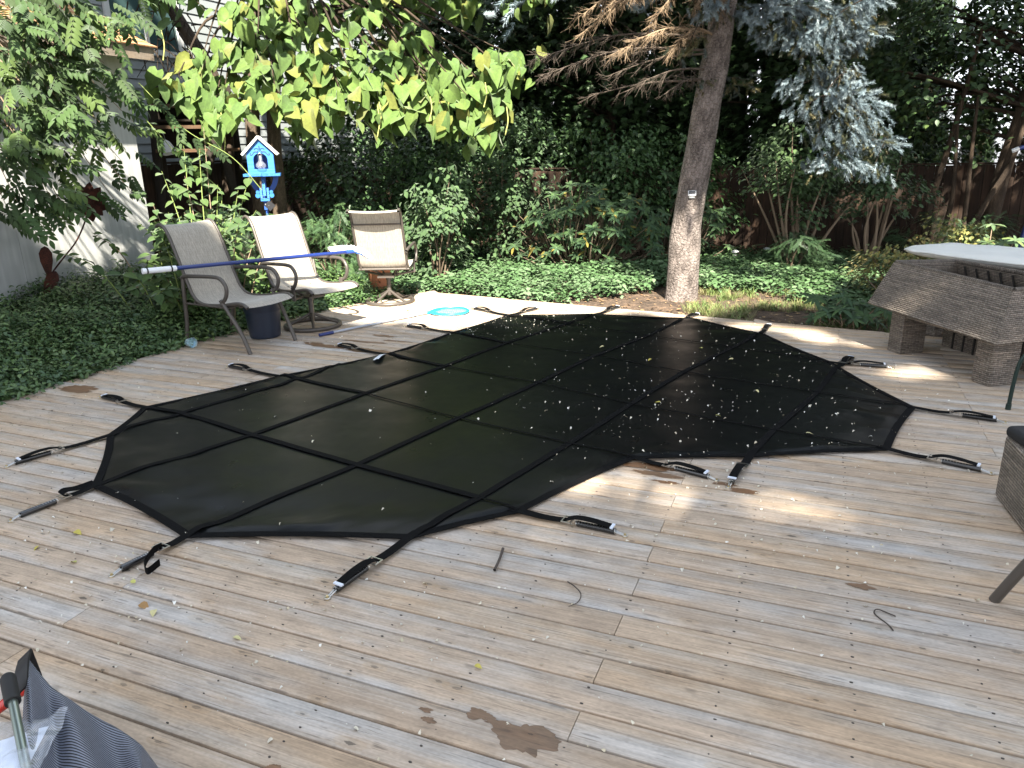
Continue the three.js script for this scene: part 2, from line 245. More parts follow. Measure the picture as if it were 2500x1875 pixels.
// ------------------------------------------------------------------ deck: every plank its own piece
const deck = new THREE.Group(); deck.name = 'deck'; deck.userData.kind = 'structure'; scene.add(deck);
const PITCH = 0.1413, Z0 = -1.364 + PITCH * 21;
const JOIST = (k) => -0.585 + 0.41 * k;
const nailSpots = [];
{
  const R = rng(77);
  for (let k = 0; ; k++) {
    const za = Z0 - PITCH * k, zb = za - PITCH; if (za < -8.62) break;
    const z1 = za - 0.0026 - R() * 0.002, z0 = zb + 0.0026 + R() * 0.002;
    const idx = Math.round((-1.364 - za) / PITCH), first = (idx % 2 + 2) % 2 ? -0.585 : -2.635;
    const cuts = [-9]; for (let n = -3; n <= 3; n++) cuts.push(first + n * 3.69); cuts.push(9);
    for (let c = 0; c < cuts.length - 1; c++) {
      const xa = cuts[c] + 0.0015, xb = cuts[c + 1] - 0.0015; if (xb > 9.1 || xa >= xb) continue;
      const xl = (z) => Math.max(xa, deckLeftX(z)), xr = (z) => Math.min(Math.min(xb, 6.5), -4.76 + (z + 8.6) / 0.135);
      const bow = (R() - 0.5) * 0.003, h = -0.0005 + R() * 0.0025, e = 0.006;
      const prof = [[z1, -0.034], [z1, h - e], [z1 - e * 0.3, h - e * 0.3], [z1 - e, h], [z0 + e, h], [z0 + e * 0.3, h - e * 0.3], [z0, h - e], [z0, -0.034]];
      if (xr(z1) - xl(z1) < 0.06) continue;
      const P = [], U = [], I = [], NS = 6, uo = R() * 3, vo = R() * 0.6;
      for (let s = 0; s <= NS; s++) prof.forEach(([z, y], q) => { const l = xl(z), r = Math.max(xr(z), l), x = lerp(l, r, s / NS); P.push(x, y + bow * Math.sin(s / NS * Math.PI), z); U.push((x + uo) / 3, (z1 - z + vo + (q === 0 || q === 7 ? 0.03 : 0)) / 0.6); });
      const n = prof.length;
      for (let s = 0; s < NS; s++) for (let q = 0; q < n - 1; q++) { const a = s * n + q, b = a + n; I.push(a, b, a + 1, b, b + 1, a + 1); }
      for (const [s, w] of [[0, 1], [NS, -1]]) for (let q = 1; q < n - 1; q++) { const a = s * n; if (w > 0) I.push(a, a + q, a + q + 1); else I.push(a, a + q + 1, a + q); }
      let g = new THREE.BufferGeometry(); g.setAttribute('position', new THREE.Float32BufferAttribute(P, 3)); g.setAttribute('uv', new THREE.Float32BufferAttribute(U, 2)); g.setIndex(I);
      g = toCreasedNormals(g, 0.75);
      mesh('plank', g, plankMats[Math.floor(R() * plankMats.length)], deck);
      for (let j = -16; j < 18; j++) { const x = JOIST(j) + (R() - 0.5) * 0.016; const atCut = cuts.some(q => Math.abs(q - JOIST(j)) < 0.1); for (const f of [0.24, 0.76]) { const z = z0 + (z1 - z0) * (f + (R() - 0.5) * 0.1); if (x > xl(z) + 0.03 && x < xr(z) - 0.03 && x > -6 && x < 2.6) { if (atCut) { nailSpots.push([cuts.some(q => q === xa - 0.0015 && Math.abs(q - x) < 0.1) ? xa + 0.022 : xb - 0.022, z]); } else nailSpots.push([x, z]); } } }
    }
  }
  const im = new THREE.InstancedMesh(new THREE.CylinderGeometry(0.0031, 0.0031, 0.002, 7), std({ color: lin(0.06, 0.048, 0.04), roughness: 0.7 }), nailSpots.length);
  nailSpots.forEach(([x, z], i) => { _m.compose(V(x, 0.0014, z), new THREE.Quaternion(), V(0.8 + R() * 1.3, 1, 0.7 + R() * 0.5)); im.setMatrixAt(i, _m); });
  im.name = 'nail_heads'; im.userData.kind = 'stuff'; im.castShadow = im.receiveShadow = true; deck.add(im);
  // joists and rim boards
  const jm = std({ color: lin(0.2, 0.15, 0.1), roughness: 0.9 });
  const rim = mesh('rim_board', merged([limbBox([-5.66, -0.052, 1.5], [-5.66, -0.052, -5.4]), limbBox([-5.66, -0.052, -5.43], [-5.34, -0.052, -7.32]), limbBox([-5.34, -0.052, -7.32], [-4.75, -0.052, -8.55])]), jm, deck);
  mesh('rim_board', limbBox([-4.75, -0.052, -8.56], [6.5, -0.052, -8.56 + 0.135 * 11.25]), jm, deck);
  function limbBox(a, b) { const A = V(...a), B = V(...b), d = B.clone().sub(A), g = new THREE.BoxGeometry(d.length(), 0.03, 0.035); g.rotateY(-Math.atan2(d.z, d.x)); const m = A.add(B).multiplyScalar(0.5); return g.translate(m.x, m.y, m.z); }
}
// water marks soaked into the boards
function blotch(cx, cz, rx, rz, seed, stretch = 1) {
  const wy = 0.0034 + 0.0002 * (wetN++ % 6), n = 54, P = [cx, wy, cz], I = [], U = [cx / 3, cz / 0.6];
  for (let i = 0; i < n; i++) { const a = i / n * Math.PI * 2, q = 0.35 + 1.3 * fbm(Math.cos(a) * 2.1 + seed * 3.1, Math.sin(a) * 2.1 * stretch + seed, 611, 4); const x = cx + Math.cos(a) * rx * q, z = cz + Math.sin(a) * rz * q; P.push(x, wy, z); U.push(x / 3, z / 0.6); I.push(0, 1 + (i + 1) % n, 1 + i); }
  const g = new THREE.BufferGeometry(); g.setAttribute('position', new THREE.Float32BufferAttribute(P, 3)); g.setAttribute('uv', new THREE.Float32BufferAttribute(U, 2)); g.setIndex(I); g.computeVertexNormals(); return mesh('wet_patch', g, wetWood, deck);
}
blotch(-0.72, -1.745, 0.1, 0.066, 1); blotch(-0.885, -1.79, 0.045, 0.022, 2); blotch(-0.83, -1.775, 0.03, 0.012, 13); blotch(-1.03, -1.71, 0.025, 0.012, 14); blotch(-1.06, -1.745, 0.02, 0.01, 15);
blotch(-0.80, -3.93, 0.17, 0.035, 3, 2); blotch(-0.73, -3.85, 0.15, 0.03, 4, 2); blotch(-0.66, -3.76, 0.07, 0.018, 5); blotch(-0.26, -3.79, 0.07, 0.03, 6); blotch(-0.36, -3.84, 0.06, 0.02, 16);
blotch(-3.82, -5.70, 0.20, 0.07, 7, 2); blotch(-4.28, -5.73, 0.26, 0.05, 8, 2); blotch(-4.05, -5.98, 0.22, 0.03, 17, 2); blotch(-4.5, -5.78, 0.1, 0.03, 18); blotch(-5.40, -3.94, 0.16, 0.09, 9, 2); blotch(-3.98, -6.25, 0.14, 0.03, 19, 2);
blotch(-3.75, -6.1, 0.15, 0.025, 20, 2); blotch(0.28, -3.02, 0.05, 0.02, 21); blotch(-1.36, -1.36, 0.03, 0.02, 22);

// ------------------------------------------------------------------ pool cover
const OUT = [[-4.22, -3.23], [-3.62, -2.62], [-2.69, -2.36], [-1.67, -2.72], [-1.29, -3.14], [-0.91, -4.0], [-0.27, -4.26], [0.47, -4.63], [0.68, -5.49], [0.15, -6.52], [-0.45, -7.38], [-1.17, -7.87], [-2.26, -7.79], [-3.13, -7.47], [-3.35, -6.54], [-3.55, -5.58], [-4.03, -4.7], [-4.46, -3.73]];
const cover = thing('pool_cover', 'black mesh safety cover with webbing grid strapped flat over the pool', 'pool cover');
const coverH = (x, z, e) => {                                   // e: 0 at the hem, 1 well inside
  const n1 = vn(x * 1.1, z * 1.1, 701) - 0.5;
  const a = fbm(x * 2.2 + z * 1.1, z * 7 - x * 3.5, 702, 3) - 0.5, b = vn(x * 9 + z * 4, z * 3 - x * 1.5, 703) - 0.5;
  const edge = 1 - sstep(0.0, 0.24, e);
  const w3 = Math.sin(x * 7 + z * 16 + 5 * vn(x * 1.2, z * 1.2, 705)) * vn(x * 1.6 + 3, z * 1.6, 706); return 0.024 + 0.006 * n1 * sstep(0, 0.4, e) + edge * (0.034 * a + 0.010 * b + 0.006 * w3) + 0.004 * a + 0.0018 * w3;
};
{
  const C = [-1.75, -5.1], B = [], per = 22;
  const hemPt = (p, q, t) => { const len = Math.hypot(q[0] - p[0], q[1] - p[1]); let nx = (q[1] - p[1]) / len, nz = -(q[0] - p[0]) / len; if (nx * (C[0] - p[0]) + nz * (C[1] - p[1]) < 0) { nx = -nx; nz = -nz; } const w = 0.02 * Math.sin(t * Math.PI) * len; return [lerp(p[0], q[0], t) + nx * w, lerp(p[1], q[1], t) + nz * w]; };
  OUT.forEach((p, i) => { const q = OUT[(i + 1) % OUT.length], len = Math.hypot(q[0] - p[0], q[1] - p[1]), n = Math.max(6, Math.round(len * per)); for (let k = 0; k < n; k++) B.push(hemPt(p, q, k / n)); });
  const N = B.length, M = 46, P = [], I = [], U = [];
  for (let r = 0; r <= M; r++) { const s = 1 - Math.pow(1 - r / M, 1.0); for (let i = 0; i < N; i++) { const x = lerp(C[0], B[i][0], s), z = lerp(C[1], B[i][1], s); const y = r === M ? 0.012 : coverH(x, z, 1 - s); P.push(x, y, z); U.push(x, z); } }
  for (let r = 0; r < M; r++) for (let i = 0; i < N; i++) { const a = r * N + i, b = r * N + (i + 1) % N, c = a + N, d = b + N; if (r === 0) I.push(a, d, c); else I.push(a, b, c, b, d, c); }
  const g = new THREE.BufferGeometry(); g.setAttribute('position', new THREE.Float32BufferAttribute(P, 3)); g.setAttribute('uv', new THREE.Float32BufferAttribute(U, 2)); g.setIndex(I); g.computeVertexNormals(); if (g.attributes.normal.getY(N * 20) < 0) { g.index.array.reverse(); g.computeVertexNormals(); }
  const rg = tex(512, 512, (u, v) => { const n = vn(u * 12, v * 12, 721, 12, 12) * 0.6 + vn(u * 60, v * 60, 722, 60, 60) * 0.4; return 0.25 + n * 0.16; }, false); rg.repeat.set(0.35, 0.35);
  mesh('cover_sheet', g, phys({ color: lin(0.0042, 0.0048, 0.0048), roughness: 1.0, roughnessMap: rg, specularIntensity: 0.25 }), cover);
  // hem webbing all round
  OUT.forEach((p, i) => { const q = OUT[(i + 1) % OUT.length], pts = []; for (let k = 0; k <= 8; k++) { const [x, z] = hemPt(p, q, k / 8); pts.push([x, 0.016 + 0.0008 * (i % 2), z]); } mesh('hem', ribbon(pts, 0.045, 0.004, 18), blackWeb, cover); });
}
// height of the sheet at a point, for what lies on it
const coverY = (x, z) => { const cx = -1.75, cz = -5.1, dx = x - cx, dz = z - cz, d = Math.hypot(dx, dz) || 1e-6; let best = 9; for (let i = 0; i < OUT.length; i++) { const [ax, az] = OUT[i], [bx, bz] = OUT[(i + 1) % OUT.length], ex = bx - ax, ez = bz - az, den = dx * ez - dz * ex; if (Math.abs(den) < 1e-9) continue; const t = ((ax - cx) * ez - (az - cz) * ex) / den, u = ((ax - cx) * dz - (az - cz) * dx) / den; if (t > 0 && u >= -0.001 && u <= 1.001) best = Math.min(best, t); } const s = 1 / best; return s > 0.985 ? 0.016 : coverH(x, z, 1 - s); };
const inCover = (x, z) => { let c = false; for (let i = 0, j = OUT.length - 1; i < OUT.length; j = i++) { const [xi, zi] = OUT[i], [xj, zj] = OUT[j]; if ((zi > z) !== (zj > z) && x < (xj - xi) * (z - zi) / (zj - zi) + xi) c = !c; } return c; };
const ALINES=[[[-4.22,-3.23],[-4.09,-3.71],[-3.82,-4.66],[-3.77,-5.19]],
[[-3.62,-2.62],[-3.31,-3.53],[-3.08,-4.51],[-2.86,-5.38],[-2.66,-6.27],[-2.37,-7.23],[-2.22,-7.80]],
[[-2.69,-2.36],[-2.38,-3.34],[-2.17,-4.25],[-1.94,-5.17],[-1.74,-6.09],[-1.47,-6.95],[-1.26,-7.89]],
[[-1.67,-2.72],[-1.53,-3.19],[-1.32,-4.07],[-1.14,-4.92],[-0.93,-5.82],[-0.65,-6.75],[-0.46,-7.44]],
[[-0.27,-4.26],[-0.17,-4.71],[0.07,-5.61],[0.21,-6.39]]];
const BLINES=[[[-4.46,-3.73],[-4.09,-3.71],[-3.31,-3.53],[-2.38,-3.34],[-1.53,-3.19],[-1.29,-3.14]],
[[-4.03,-4.70],[-3.82,-4.66],[-3.08,-4.51],[-2.17,-4.25],[-1.32,-4.07],[-0.89,-4.00]],
[[-3.55,-5.58],[-2.86,-5.38],[-1.94,-5.17],[-1.14,-4.92],[-0.17,-4.71],[0.47,-4.63]],
[[-3.35,-6.54],[-2.66,-6.27],[-1.74,-6.09],[-0.93,-5.82],[0.07,-5.61],[0.68,-5.49]],
[[-3.13,-7.47],[-2.37,-7.23],[-1.47,-6.95],[-0.65,-6.75],[0.15,-6.52]]];
const TIES=[[[-4.46,-3.73],[-5.03,-3.82]],[[-4.03,-4.70],[-4.71,-4.83]],[[-3.55,-5.58],[-4.22,-5.75]],[[-3.35,-6.54],[-4.00,-6.68]],[[-3.13,-7.47],[-3.70,-7.72]],[[-3.13,-7.47],[-2.95,-7.95]],[[-2.22,-7.80],[-2.08,-8.29]],[[-1.29,-7.82],[-1.16,-8.14]],[[-0.46,-7.44],[-0.40,-7.82]],[[0.21,-6.39],[0.35,-6.76]],[[0.15,-6.52],[0.63,-6.53]],[[0.68,-5.49],[1.21,-5.39]],[[0.47,-4.63],[0.98,-4.46]],[[-0.89,-4.00],[-0.41,-3.87]],[[-0.27,-4.26],[-0.34,-3.80]],[[-1.29,-3.14],[-0.73,-3.10]],[[-1.67,-2.72],[-1.75,-2.17]],[[-2.69,-2.36],[-2.75,-1.98]],[[-3.62,-2.62],[-3.69,-2.18]],[[-4.22,-3.23],[-4.40,-2.65]]];
function strapLine(L, width, yoff) { const c = new THREE.CatmullRomCurve3(L.map(([x, z]) => V(x, 0, z)), false, 'catmullrom', 0.2), n = L.length * 8, pts = []; for (let i = 0; i <= n; i++) { const p = c.getPoint(i / n), t = Math.min(i, n - i) / n; pts.push([p.x, yoff + coverY(p.x, p.z) + 0.0005, p.z]); } return ribbon(pts, width, 0.003, n * 2); }
ALINES.forEach((L, i) => mesh('strap', strapLine(L, 0.042, 0.0035), blackWeb, cover));
BLINES.forEach((L, i) => { const k = i === 0 ? 5 : i === 1 ? 3 : 2; mesh('strap', strapLine(L.slice(0, k), 0.042, 0.006), blackWeb, cover); mesh('seam', strapLine(L.slice(k - 1), 0.012, 0.006), blackWeb, cover); });
// tie-downs: webbing, buckle, sprung sleeve, loose tail and hook; the brass anchor stays in the deck
const springGeo = (() => { const p = []; for (let i = 0; i <= 14 * 10; i++) { const a = i / 10 * Math.PI * 2; p.push(V(Math.cos(a) * 0.0125, Math.sin(a) * 0.0125, i / 140 * 0.2 - 0.1)); } return new THREE.TubeGeometry(new THREE.CatmullRomCurve3(p), 168, 0.0028, 4); })();
const tailTip = std({ color: lin(0.7, 0.75, 0.85), roughness: 0.3 });
TIES.forEach(([[x0, z0], [x1, z1]], i) => {
  const R = rng(900 + i), L = Math.hypot(x1 - x0, z1 - z0), g = new THREE.Group(); g.name = 'tie_down'; g.position.set(x0, 0, z0); g.rotation.y = -Math.atan2(z1 - z0, x1 - x0); cover.add(g);
  const sp = Math.min(0.24, L * 0.5), bx = L - sp - 0.055;      // buckle at bx, spring to L - 0.05
  mesh('webbing', ribbon([[-0.05, 0.021, 0], [0.02, 0.019, 0], [bx * 0.6, 0.014, 0], [bx, 0.02, 0]], 0.048, 0.003, 10), blackWeb, g);
  const bk = []; for (const dx of [-0.018, 0.006, 0.028]) bk.push(box(0.005, 0.005, 0.062, bx + dx, 0.028, 0)); for (const dz of [-0.0315, 0.0315]) bk.push(box(0.051, 0.005, 0.005, bx + 0.005, 0.028, dz)); mesh('buckle', merged(bk), steel, g);
  const sc = (sp - 0.03) / 0.2, cx = bx + 0.03 + sp / 2;
  const s = mesh('spring', springGeo, steel, g); s.rotation.y = Math.PI / 2; s.scale.set(1, 1, sc); s.position.set(cx, 0.017, 0);
  const sl = new THREE.CylinderGeometry(0.0155, 0.017, sp * 0.8, 12, 6, true).rotateZ(Math.PI / 2); const pp = sl.attributes.position; for (let q = 0; q < pp.count; q++) if (pp.getY(q) > 0.006) pp.setY(q, pp.getY(q) * 0.86); mesh('sleeve', sl.translate(cx, 0.0175, 0), R() < 0.5 ? sleeveMat : phys({ color: lin(0.05, 0.05, 0.05), roughness: 0.25, transmission: 0.65, thickness: 0 }), g);
  mesh('hook', merged([bar([cx + sp * 0.4, 0.017, 0.006], [L - 0.008, 0.008, 0.005], 0.003, 6), bar([cx + sp * 0.4, 0.017, -0.006], [L - 0.008, 0.008, -0.005], 0.003, 6), new THREE.TorusGeometry(0.011, 0.003, 6, 16).rotateX(Math.PI / 2).translate(L, 0.007, 0)]), steel, g);
  // loose tail doubles back along the spring or curls aside
  if (i === 18) mesh('webbing_tail', ribbon([[bx, 0.03, 0], [bx + 0.02, 0.045, 0], [bx - 0.01, 0.05, 0.02], [bx - 0.1, 0.02, 0.06], [bx - 0.2, 0.012, 0.07]], 0.042, 0.003, 20, [0.1, 0.3, 0.95]), blackWeb, g);
  else if (i === 17) { mesh('webbing_tail', ribbon([[bx, 0.03, 0], [bx + 0.06, 0.045, -0.03], [bx + 0.14, 0.03, -0.08], [bx + 0.17, 0.03, -0.15], [bx + 0.12, 0.055, -0.17]], 0.042, 0.003, 24, [0.15, 0.93, -0.3]), blackWeb, g); }
  else { const b = 0.5 + R() * 0.5, s2 = (R() - 0.5) * 0.02; mesh('webbing_tail', ribbon([[bx, 0.03, 0], [bx + 0.05, 0.040 + 0.006 * b, s2], [bx + sp * 0.55, 0.039 + 0.009 * b, s2], [bx + sp * 0.95, 0.034, s2 * 1.4]], 0.044, 0.003, 14), blackWeb, g); mesh('tail_clip', box(0.014, 0.007, 0.046, bx + sp * 0.96, 0.037, s2 * 1.4), tailTip, g); }
  const an = mesh('anchor', merged([new THREE.CylinderGeometry(0.011, 0.012, 0.004, 14).translate(0, 0.004, 0), new THREE.CylinderGeometry(0.0055, 0.0065, 0.012, 10).translate(0, 0.010, 0)]), brass, deck); an.position.set(x1, 0, z1);
});

{ const g = new THREE.PlaneGeometry(0.2, 0.055, 8, 3).rotateX(-Math.PI / 2), q = g.attributes.position; for (let i = 0; i < q.count; i++) q.setY(i, 0.012 + 0.02 * Math.sin((q.getX(i) + 0.12) * 11) * (q.getZ(i) < 0 ? 1 : 0.2)); g.computeVertexNormals(); const m = mesh('care_label', g.rotateY(-1.35).translate(-3.52, 0.024, -5.42), std({ color: lin(0.7, 0.74, 0.8), roughness: 0.5, side: THREE.DoubleSide }), cover); m.userData.label = 'white care label flap turned up at the hem'; }
// ------------------------------------------------------------------ litter of petals and flakes, twigs
{
  const R = rng(31), items = [], pal = [[0.62, 0.57, 0.46], [0.70, 0.66, 0.56], [0.75, 0.73, 0.66], [0.55, 0.48, 0.34], [0.68, 0.63, 0.5]];
  const fl = leafGeo(0.02, [0, 0.25, 0.6, 1], [0.15, 0.42, 0.38, 0.05], { fold: 0.6, curl: 0.7 });
  const put = (x, z, s) => { const y = inCover(x, z) ? coverY(x, z) + 0.008 : 0.006; items.push({ p: V(x, y, z), q: orient(V(gauss(R), gauss(R) * 0.15, gauss(R)), V(gauss(R) * 0.4, 1, gauss(R) * 0.4)), s }); };
  const clusters = [[-0.45, -3.75, 0.22, 60], [0.1, -3.55, 0.3, 60], [0.2, -6.45, 0.4, 50], [0.65, -6.4, 0.2, 40], [-3.0, -6.9, 0.5, 130], [-2.6, -7.3, 0.5, 120], [-4.6, -4.2, 0.6, 60], [-3.4, -2.0, 0.5, 70], [-2.6, -1.9, 0.4, 60], [-0.5, -3.3, 0.5, 60], [0.7, -4.5, 0.4, 50], [-0.2, -5.2, 0.9, 120], [-0.9, -5.6, 0.9, 110], [-1.1, -4.6, 0.7, 90], [-0.7, -4.2, 0.5, 50], [-1.6, -2.1, 0.4, 40], [-0.4, -7.7, 0.4, 40], [-1.2, -6.9, 0.8, 110], [-4.4, -5.8, 0.3, 30]];
  for (const [x, z, r, n] of clusters) for (let i = 0; i < n; i++) put(x + gauss(R) * r * 1.4, z + gauss(R) * r, 0.18 + Math.pow(R(), 2.4) * 0.75);
  for (let i = 0; i < 900; i++) { const x = -5.6 + R() * 7.4, z = -8 + R() * 7; if (inCover(x, z) && R() < 0.6) continue; put(x, z, 0.22 + Math.pow(R(), 2.4) * 1.0); }
  for (let k = 5; k < 40; k++) for (let i = 0; i < 10; i++) { const x = -4 + R() * 4.5, z = Z0 - PITCH * k + (R() - 0.5) * 0.006; if (!inCover(x, z)) items.push({ p: V(x, 0.002, z), q: orient(V(R() - 0.5, 0.3, R() - 0.5), V(0, 1, 0.5)), s: 0.25 + R() * 0.4 }); }
  const g = thing('petal_litter', 'cream petals and papery flakes scattered over the deck and cover', 'litter', [0, 0, 0], 0, null, 'stuff');
  leaves(g, 'petal', 'petals', fl, items, pal, 0, (c) => std({ color: c, roughness: 0.8, side: THREE.DoubleSide }), R);
  const pal2 = [[0.5, 0.42, 0.08], [0.45, 0.44, 0.12], [0.3, 0.17, 0.06], [0.55, 0.5, 0.25]], it2 = [];
  for (const [x, z, s] of [[-3.27, -2.21, 0.9], [-3.3, -2.05, 0.7], [-2.45, -1.86, 1], [-2.6, -1.97, 0.6], [-0.95, -5.0, 0.8], [-0.55, -4.85, 0.7], [0.02, -4.7, 0.9], [-1.75, -6.4, 0.8], [-1.25, -6.1, 0.8], [-0.35, -5.5, 0.7], [-0.9, -6.6, 0.8], [-3.0, -2.0, 0.7], [-2.36, -1.85, 0.8], [-1.93, -1.82, 0.7], [-1.0, -2.0, 0.6], [-0.6, -6.3, 0.9], [-4.35, -7.35, 0.8], [-4.32, -7.3, 0.8]]) { const y = inCover(x, z) ? coverY(x, z) + 0.010 : 0.008; it2.push({ p: V(x, y, z), q: orient(V(gauss(R), 0.05, gauss(R)), V(gauss(R) * 0.3, 1, gauss(R) * 0.3)), s }); }
  const gl = thing('fallen_leaves', 'small yellow and brown leaves lying on the cover and the boards', 'leaves', [0, 0, 0], 0, null, 'stuff');
  leaves(gl, 'leaf', 'leaves', leafGeo(0.05, [0, 0.2, 0.5, 0.8, 1], [0.08, 0.3, 0.34, 0.2, 0.02], { fold: 0.4, curl: 0.3 }), it2, pal2, 0, dullLeaf({ rough: 0.7 }), R);
}
const twigMat = std({ color: lin(0.07, 0.055, 0.045), roughness: 0.9 });
tagged(mesh('stick', limb([[-1.22, 0.012, -2.78], [-1.20, 0.014, -2.70], [-1.19, 0.012, -2.64], [-1.185, 0.01, -2.60]], [0.007, 0.006, 0.006, 0.007], 7, 4, 0.3), twigMat, scene), 'short straight dark stick lying across the planks', 'stick');
tagged(mesh(numbered('twig'), limb([[-0.86, 0.006, -2.63], [-0.82, 0.01, -2.60], [-0.78, 0.008, -2.56], [-0.775, 0.006, -2.5], [-0.80, 0.006, -2.46]], [0.003, 0.0028, 0.0025, 0.002, 0.0015], 6, 4), twigMat, scene), 'thin curved twig hooked over a board joint', 'twig');
tagged(mesh(numbered('twig'), limb([[0.40, 0.006, -2.84], [0.335, 0.009, -2.86], [0.325, 0.008, -2.83], [0.37, 0.007, -2.77], [0.385, 0.006, -2.74]], [0.003, 0.003, 0.003, 0.0028, 0.003], 6, 4), twigMat, scene), 'thin dark twig bent into a narrow hairpin', 'twig');

// ------------------------------------------------------------------ sling chairs
const frameMat = std({ color: lin(0.092, 0.08, 0.07), roughness: 0.42, metalness: 0.25 });
const slingTex = tex(256, 256, (u, v) => { const a = vn(u * 128, v * 6, 801, 128, 6), b = vn(u * 6, v * 128, 802, 6, 128), w = 0.5 + 0.5 * Math.sin(u * Math.PI * 128) * Math.sin(v * Math.PI * 128); const k = 0.86 + (a - 0.5) * 0.26 + (b - 0.5) * 0.1 + (w - 0.5) * 0.12; return [0.80 * k, 0.765 * k, 0.71 * k]; }); slingTex.repeat.set(5, 5);
const slingMat = phys({ map: slingTex, roughness: 0.965, transmission: 0.22, thickness: 0, side: THREE.DoubleSide });
const PROF = [[-0.63, 1.135], [-0.59, 1.155], [-0.53, 1.135], [-0.475, 1.06], [-0.43, 0.95], [-0.37, 0.79], [-0.305, 0.62], [-0.25, 0.50], [-0.17, 0.44], [-0.05, 0.425], [0.15, 0.44], [0.32, 0.468], [0.41, 0.465], [0.46, 0.435]];
function slingSheet(w) {
  const c = new THREE.CatmullRomCurve3(PROF.map(([x, y]) => V(x, y, 0))), n = 44, m = 8, P = [], U = [], I = [];
  const len = c.getLength();
  for (let i = 0; i <= n; i++) { const p = c.getPointAt(i / n), t = c.getTangentAt(i / n); for (let j = 0; j <= m; j++) { const s = j / m * 2 - 1, sag = 0.014 * (1 - s * s); P.push(p.x + t.y * sag * -1, p.y + t.x * sag * -1, s * w); U.push(s * w, i / n * len); } }
  for (let i = 0; i < n; i++) for (let j = 0; j < m; j++) { const a = i * (m + 1) + j, b = a + m + 1; I.push(a, a + 1, b, b, a + 1, b + 1); }
  const g = new THREE.BufferGeometry(); g.setAttribute('position', new THREE.Float32BufferAttribute(P, 3)); g.setAttribute('uv', new THREE.Float32BufferAttribute(U, 2)); g.setIndex(I); g.computeVertexNormals(); return g;
}
function chairTop(t) {
  const w = 0.272;
  mesh('sling', slingSheet(w), slingMat, t);
  for (const s of [-1, 1]) mesh('side_rail', tube(PROF.map(([x, y]) => V(x, y, s * (w + 0.014))), 0.0165, 60, 8), frameMat, t);
  mesh('crossbar', bar([-0.463, 0.985, -w], [-0.463, 0.985, w], 0.011), frameMat, t);
  mesh('crossbar', bar([-0.225, 0.44, -w - 0.03], [-0.225, 0.44, w + 0.03], 0.014), frameMat, t);
  mesh('crossbar', bar([0.34, 0.435, -w], [0.34, 0.435, w], 0.012), frameMat, t);
  for (const s of [-1, 1]) mesh('armrest', tube([[-0.36, 0.665, s * 0.30], [-0.30, 0.688, s * 0.313], [-0.10, 0.70, s * 0.318], [0.10, 0.705, s * 0.318], [0.19, 0.69, s * 0.318], [0.245, 0.635, s * 0.318], [0.25, 0.57, s * 0.318], [0.215, 0.505, s * 0.318], [0.16, 0.47, s * 0.313]], 0.0185, 44, 9), frameMat, t);
}
const diningChair = thing('patio_chair', 'four legged taupe sling chair with a blue pot under its seat', 'chair', [-5.19, 0.001, -5.575], -0.11, 'sling patio chairs');
chairTop(diningChair);
for (const s of [-1, 1]) {
  mesh('leg', tube([[0.15, 0.49, s * 0.313], [0.22, 0.40, s * 0.313], [0.34, 0.2, s * 0.295], [0.425, 0.001, s * 0.29]], 0.0195, 16, 8), frameMat, diningChair);
  mesh('leg', tube([[-0.345, 0.675, s * 0.30], [-0.36, 0.52, s * 0.30], [-0.41, 0.22, s * 0.28], [-0.47, 0.001, s * 0.275]], 0.0195, 16, 8), frameMat, diningChair);
}
mesh('seat_brace', merged([bar([0.20, 0.42, -0.3], [0.20, 0.42, 0.3], 0.012), bar([-0.37, 0.42, -0.285], [0.2, 0.42, -0.3], 0.011), bar([-0.37, 0.42, 0.285], [0.2, 0.42, 0.3], 0.011)]), frameMat, diningChair);
const swivel = thing('patio_chair', 'sunlit swivel sling chair with the blue brush pole across its arms', 'chair', [-4.96, 0.001, -6.40], -0.30, 'sling patio chairs');
chairTop(swivel);
for (const s of [-1, 1]) mesh('arm_bracket', merged([rbox(0.05, 0.16, 0.02, 0.006, 0.155, 0.42, s * 0.30), bar([0.155, 0.36, s * 0.313], [0.02, 0.335, s * 0.10], 0.014), bar([-0.225, 0.44, s * 0.27], [-0.30, 0.66, s * 0.30], 0.013)]), frameMat, swivel);
mesh('rocker_spring', merged([box(0.30, 0.02, 0.2, -0.02, 0.335, 0), bar([-0.18, 0.43, 0.14], [-0.02, 0.34, 0.06], 0.011), bar([-0.18, 0.43, -0.14], [-0.02, 0.34, -0.06], 0.011), bar([0.25, 0.42, 0.14], [0.08, 0.335, 0.06], 0.011), bar([0.25, 0.42, -0.14], [0.08, 0.335, -0.06], 0.011), new THREE.CylinderGeometry(0.032, 0.032, 0.05, 14).translate(0, 0.305, 0)]), frameMat, swivel);
mesh('pedestal', merged([new THREE.CylinderGeometry(0.024, 0.03, 0.22, 14).translate(0, 0.2, 0), new THREE.CylinderGeometry(0.036, 0.036, 0.035, 14).translate(0, 0.115, 0)]), frameMat, swivel);
mesh('base_ring', new THREE.TorusGeometry(0.285, 0.021, 10, 48).rotateX(Math.PI / 2).translate(0, 0.0215, 0), frameMat, swivel);
for (let k = 0; k < 4; k++) { const a = k * Math.PI / 2 + 0.6, c = Math.cos(a), s = Math.sin(a); mesh('spoke', tube([[c * 0.02, 0.14, s * 0.02], [c * 0.11, 0.095, s * 0.11], [c * 0.275, 0.022, s * 0.275]], 0.0165, 12, 8), frameMat, swivel); }
copyOf(swivel, 'patio_chair', 'swivel sling chair turned to show its back, terracotta pot behind it', [-4.87, 0.001, -7.83], 1.93);
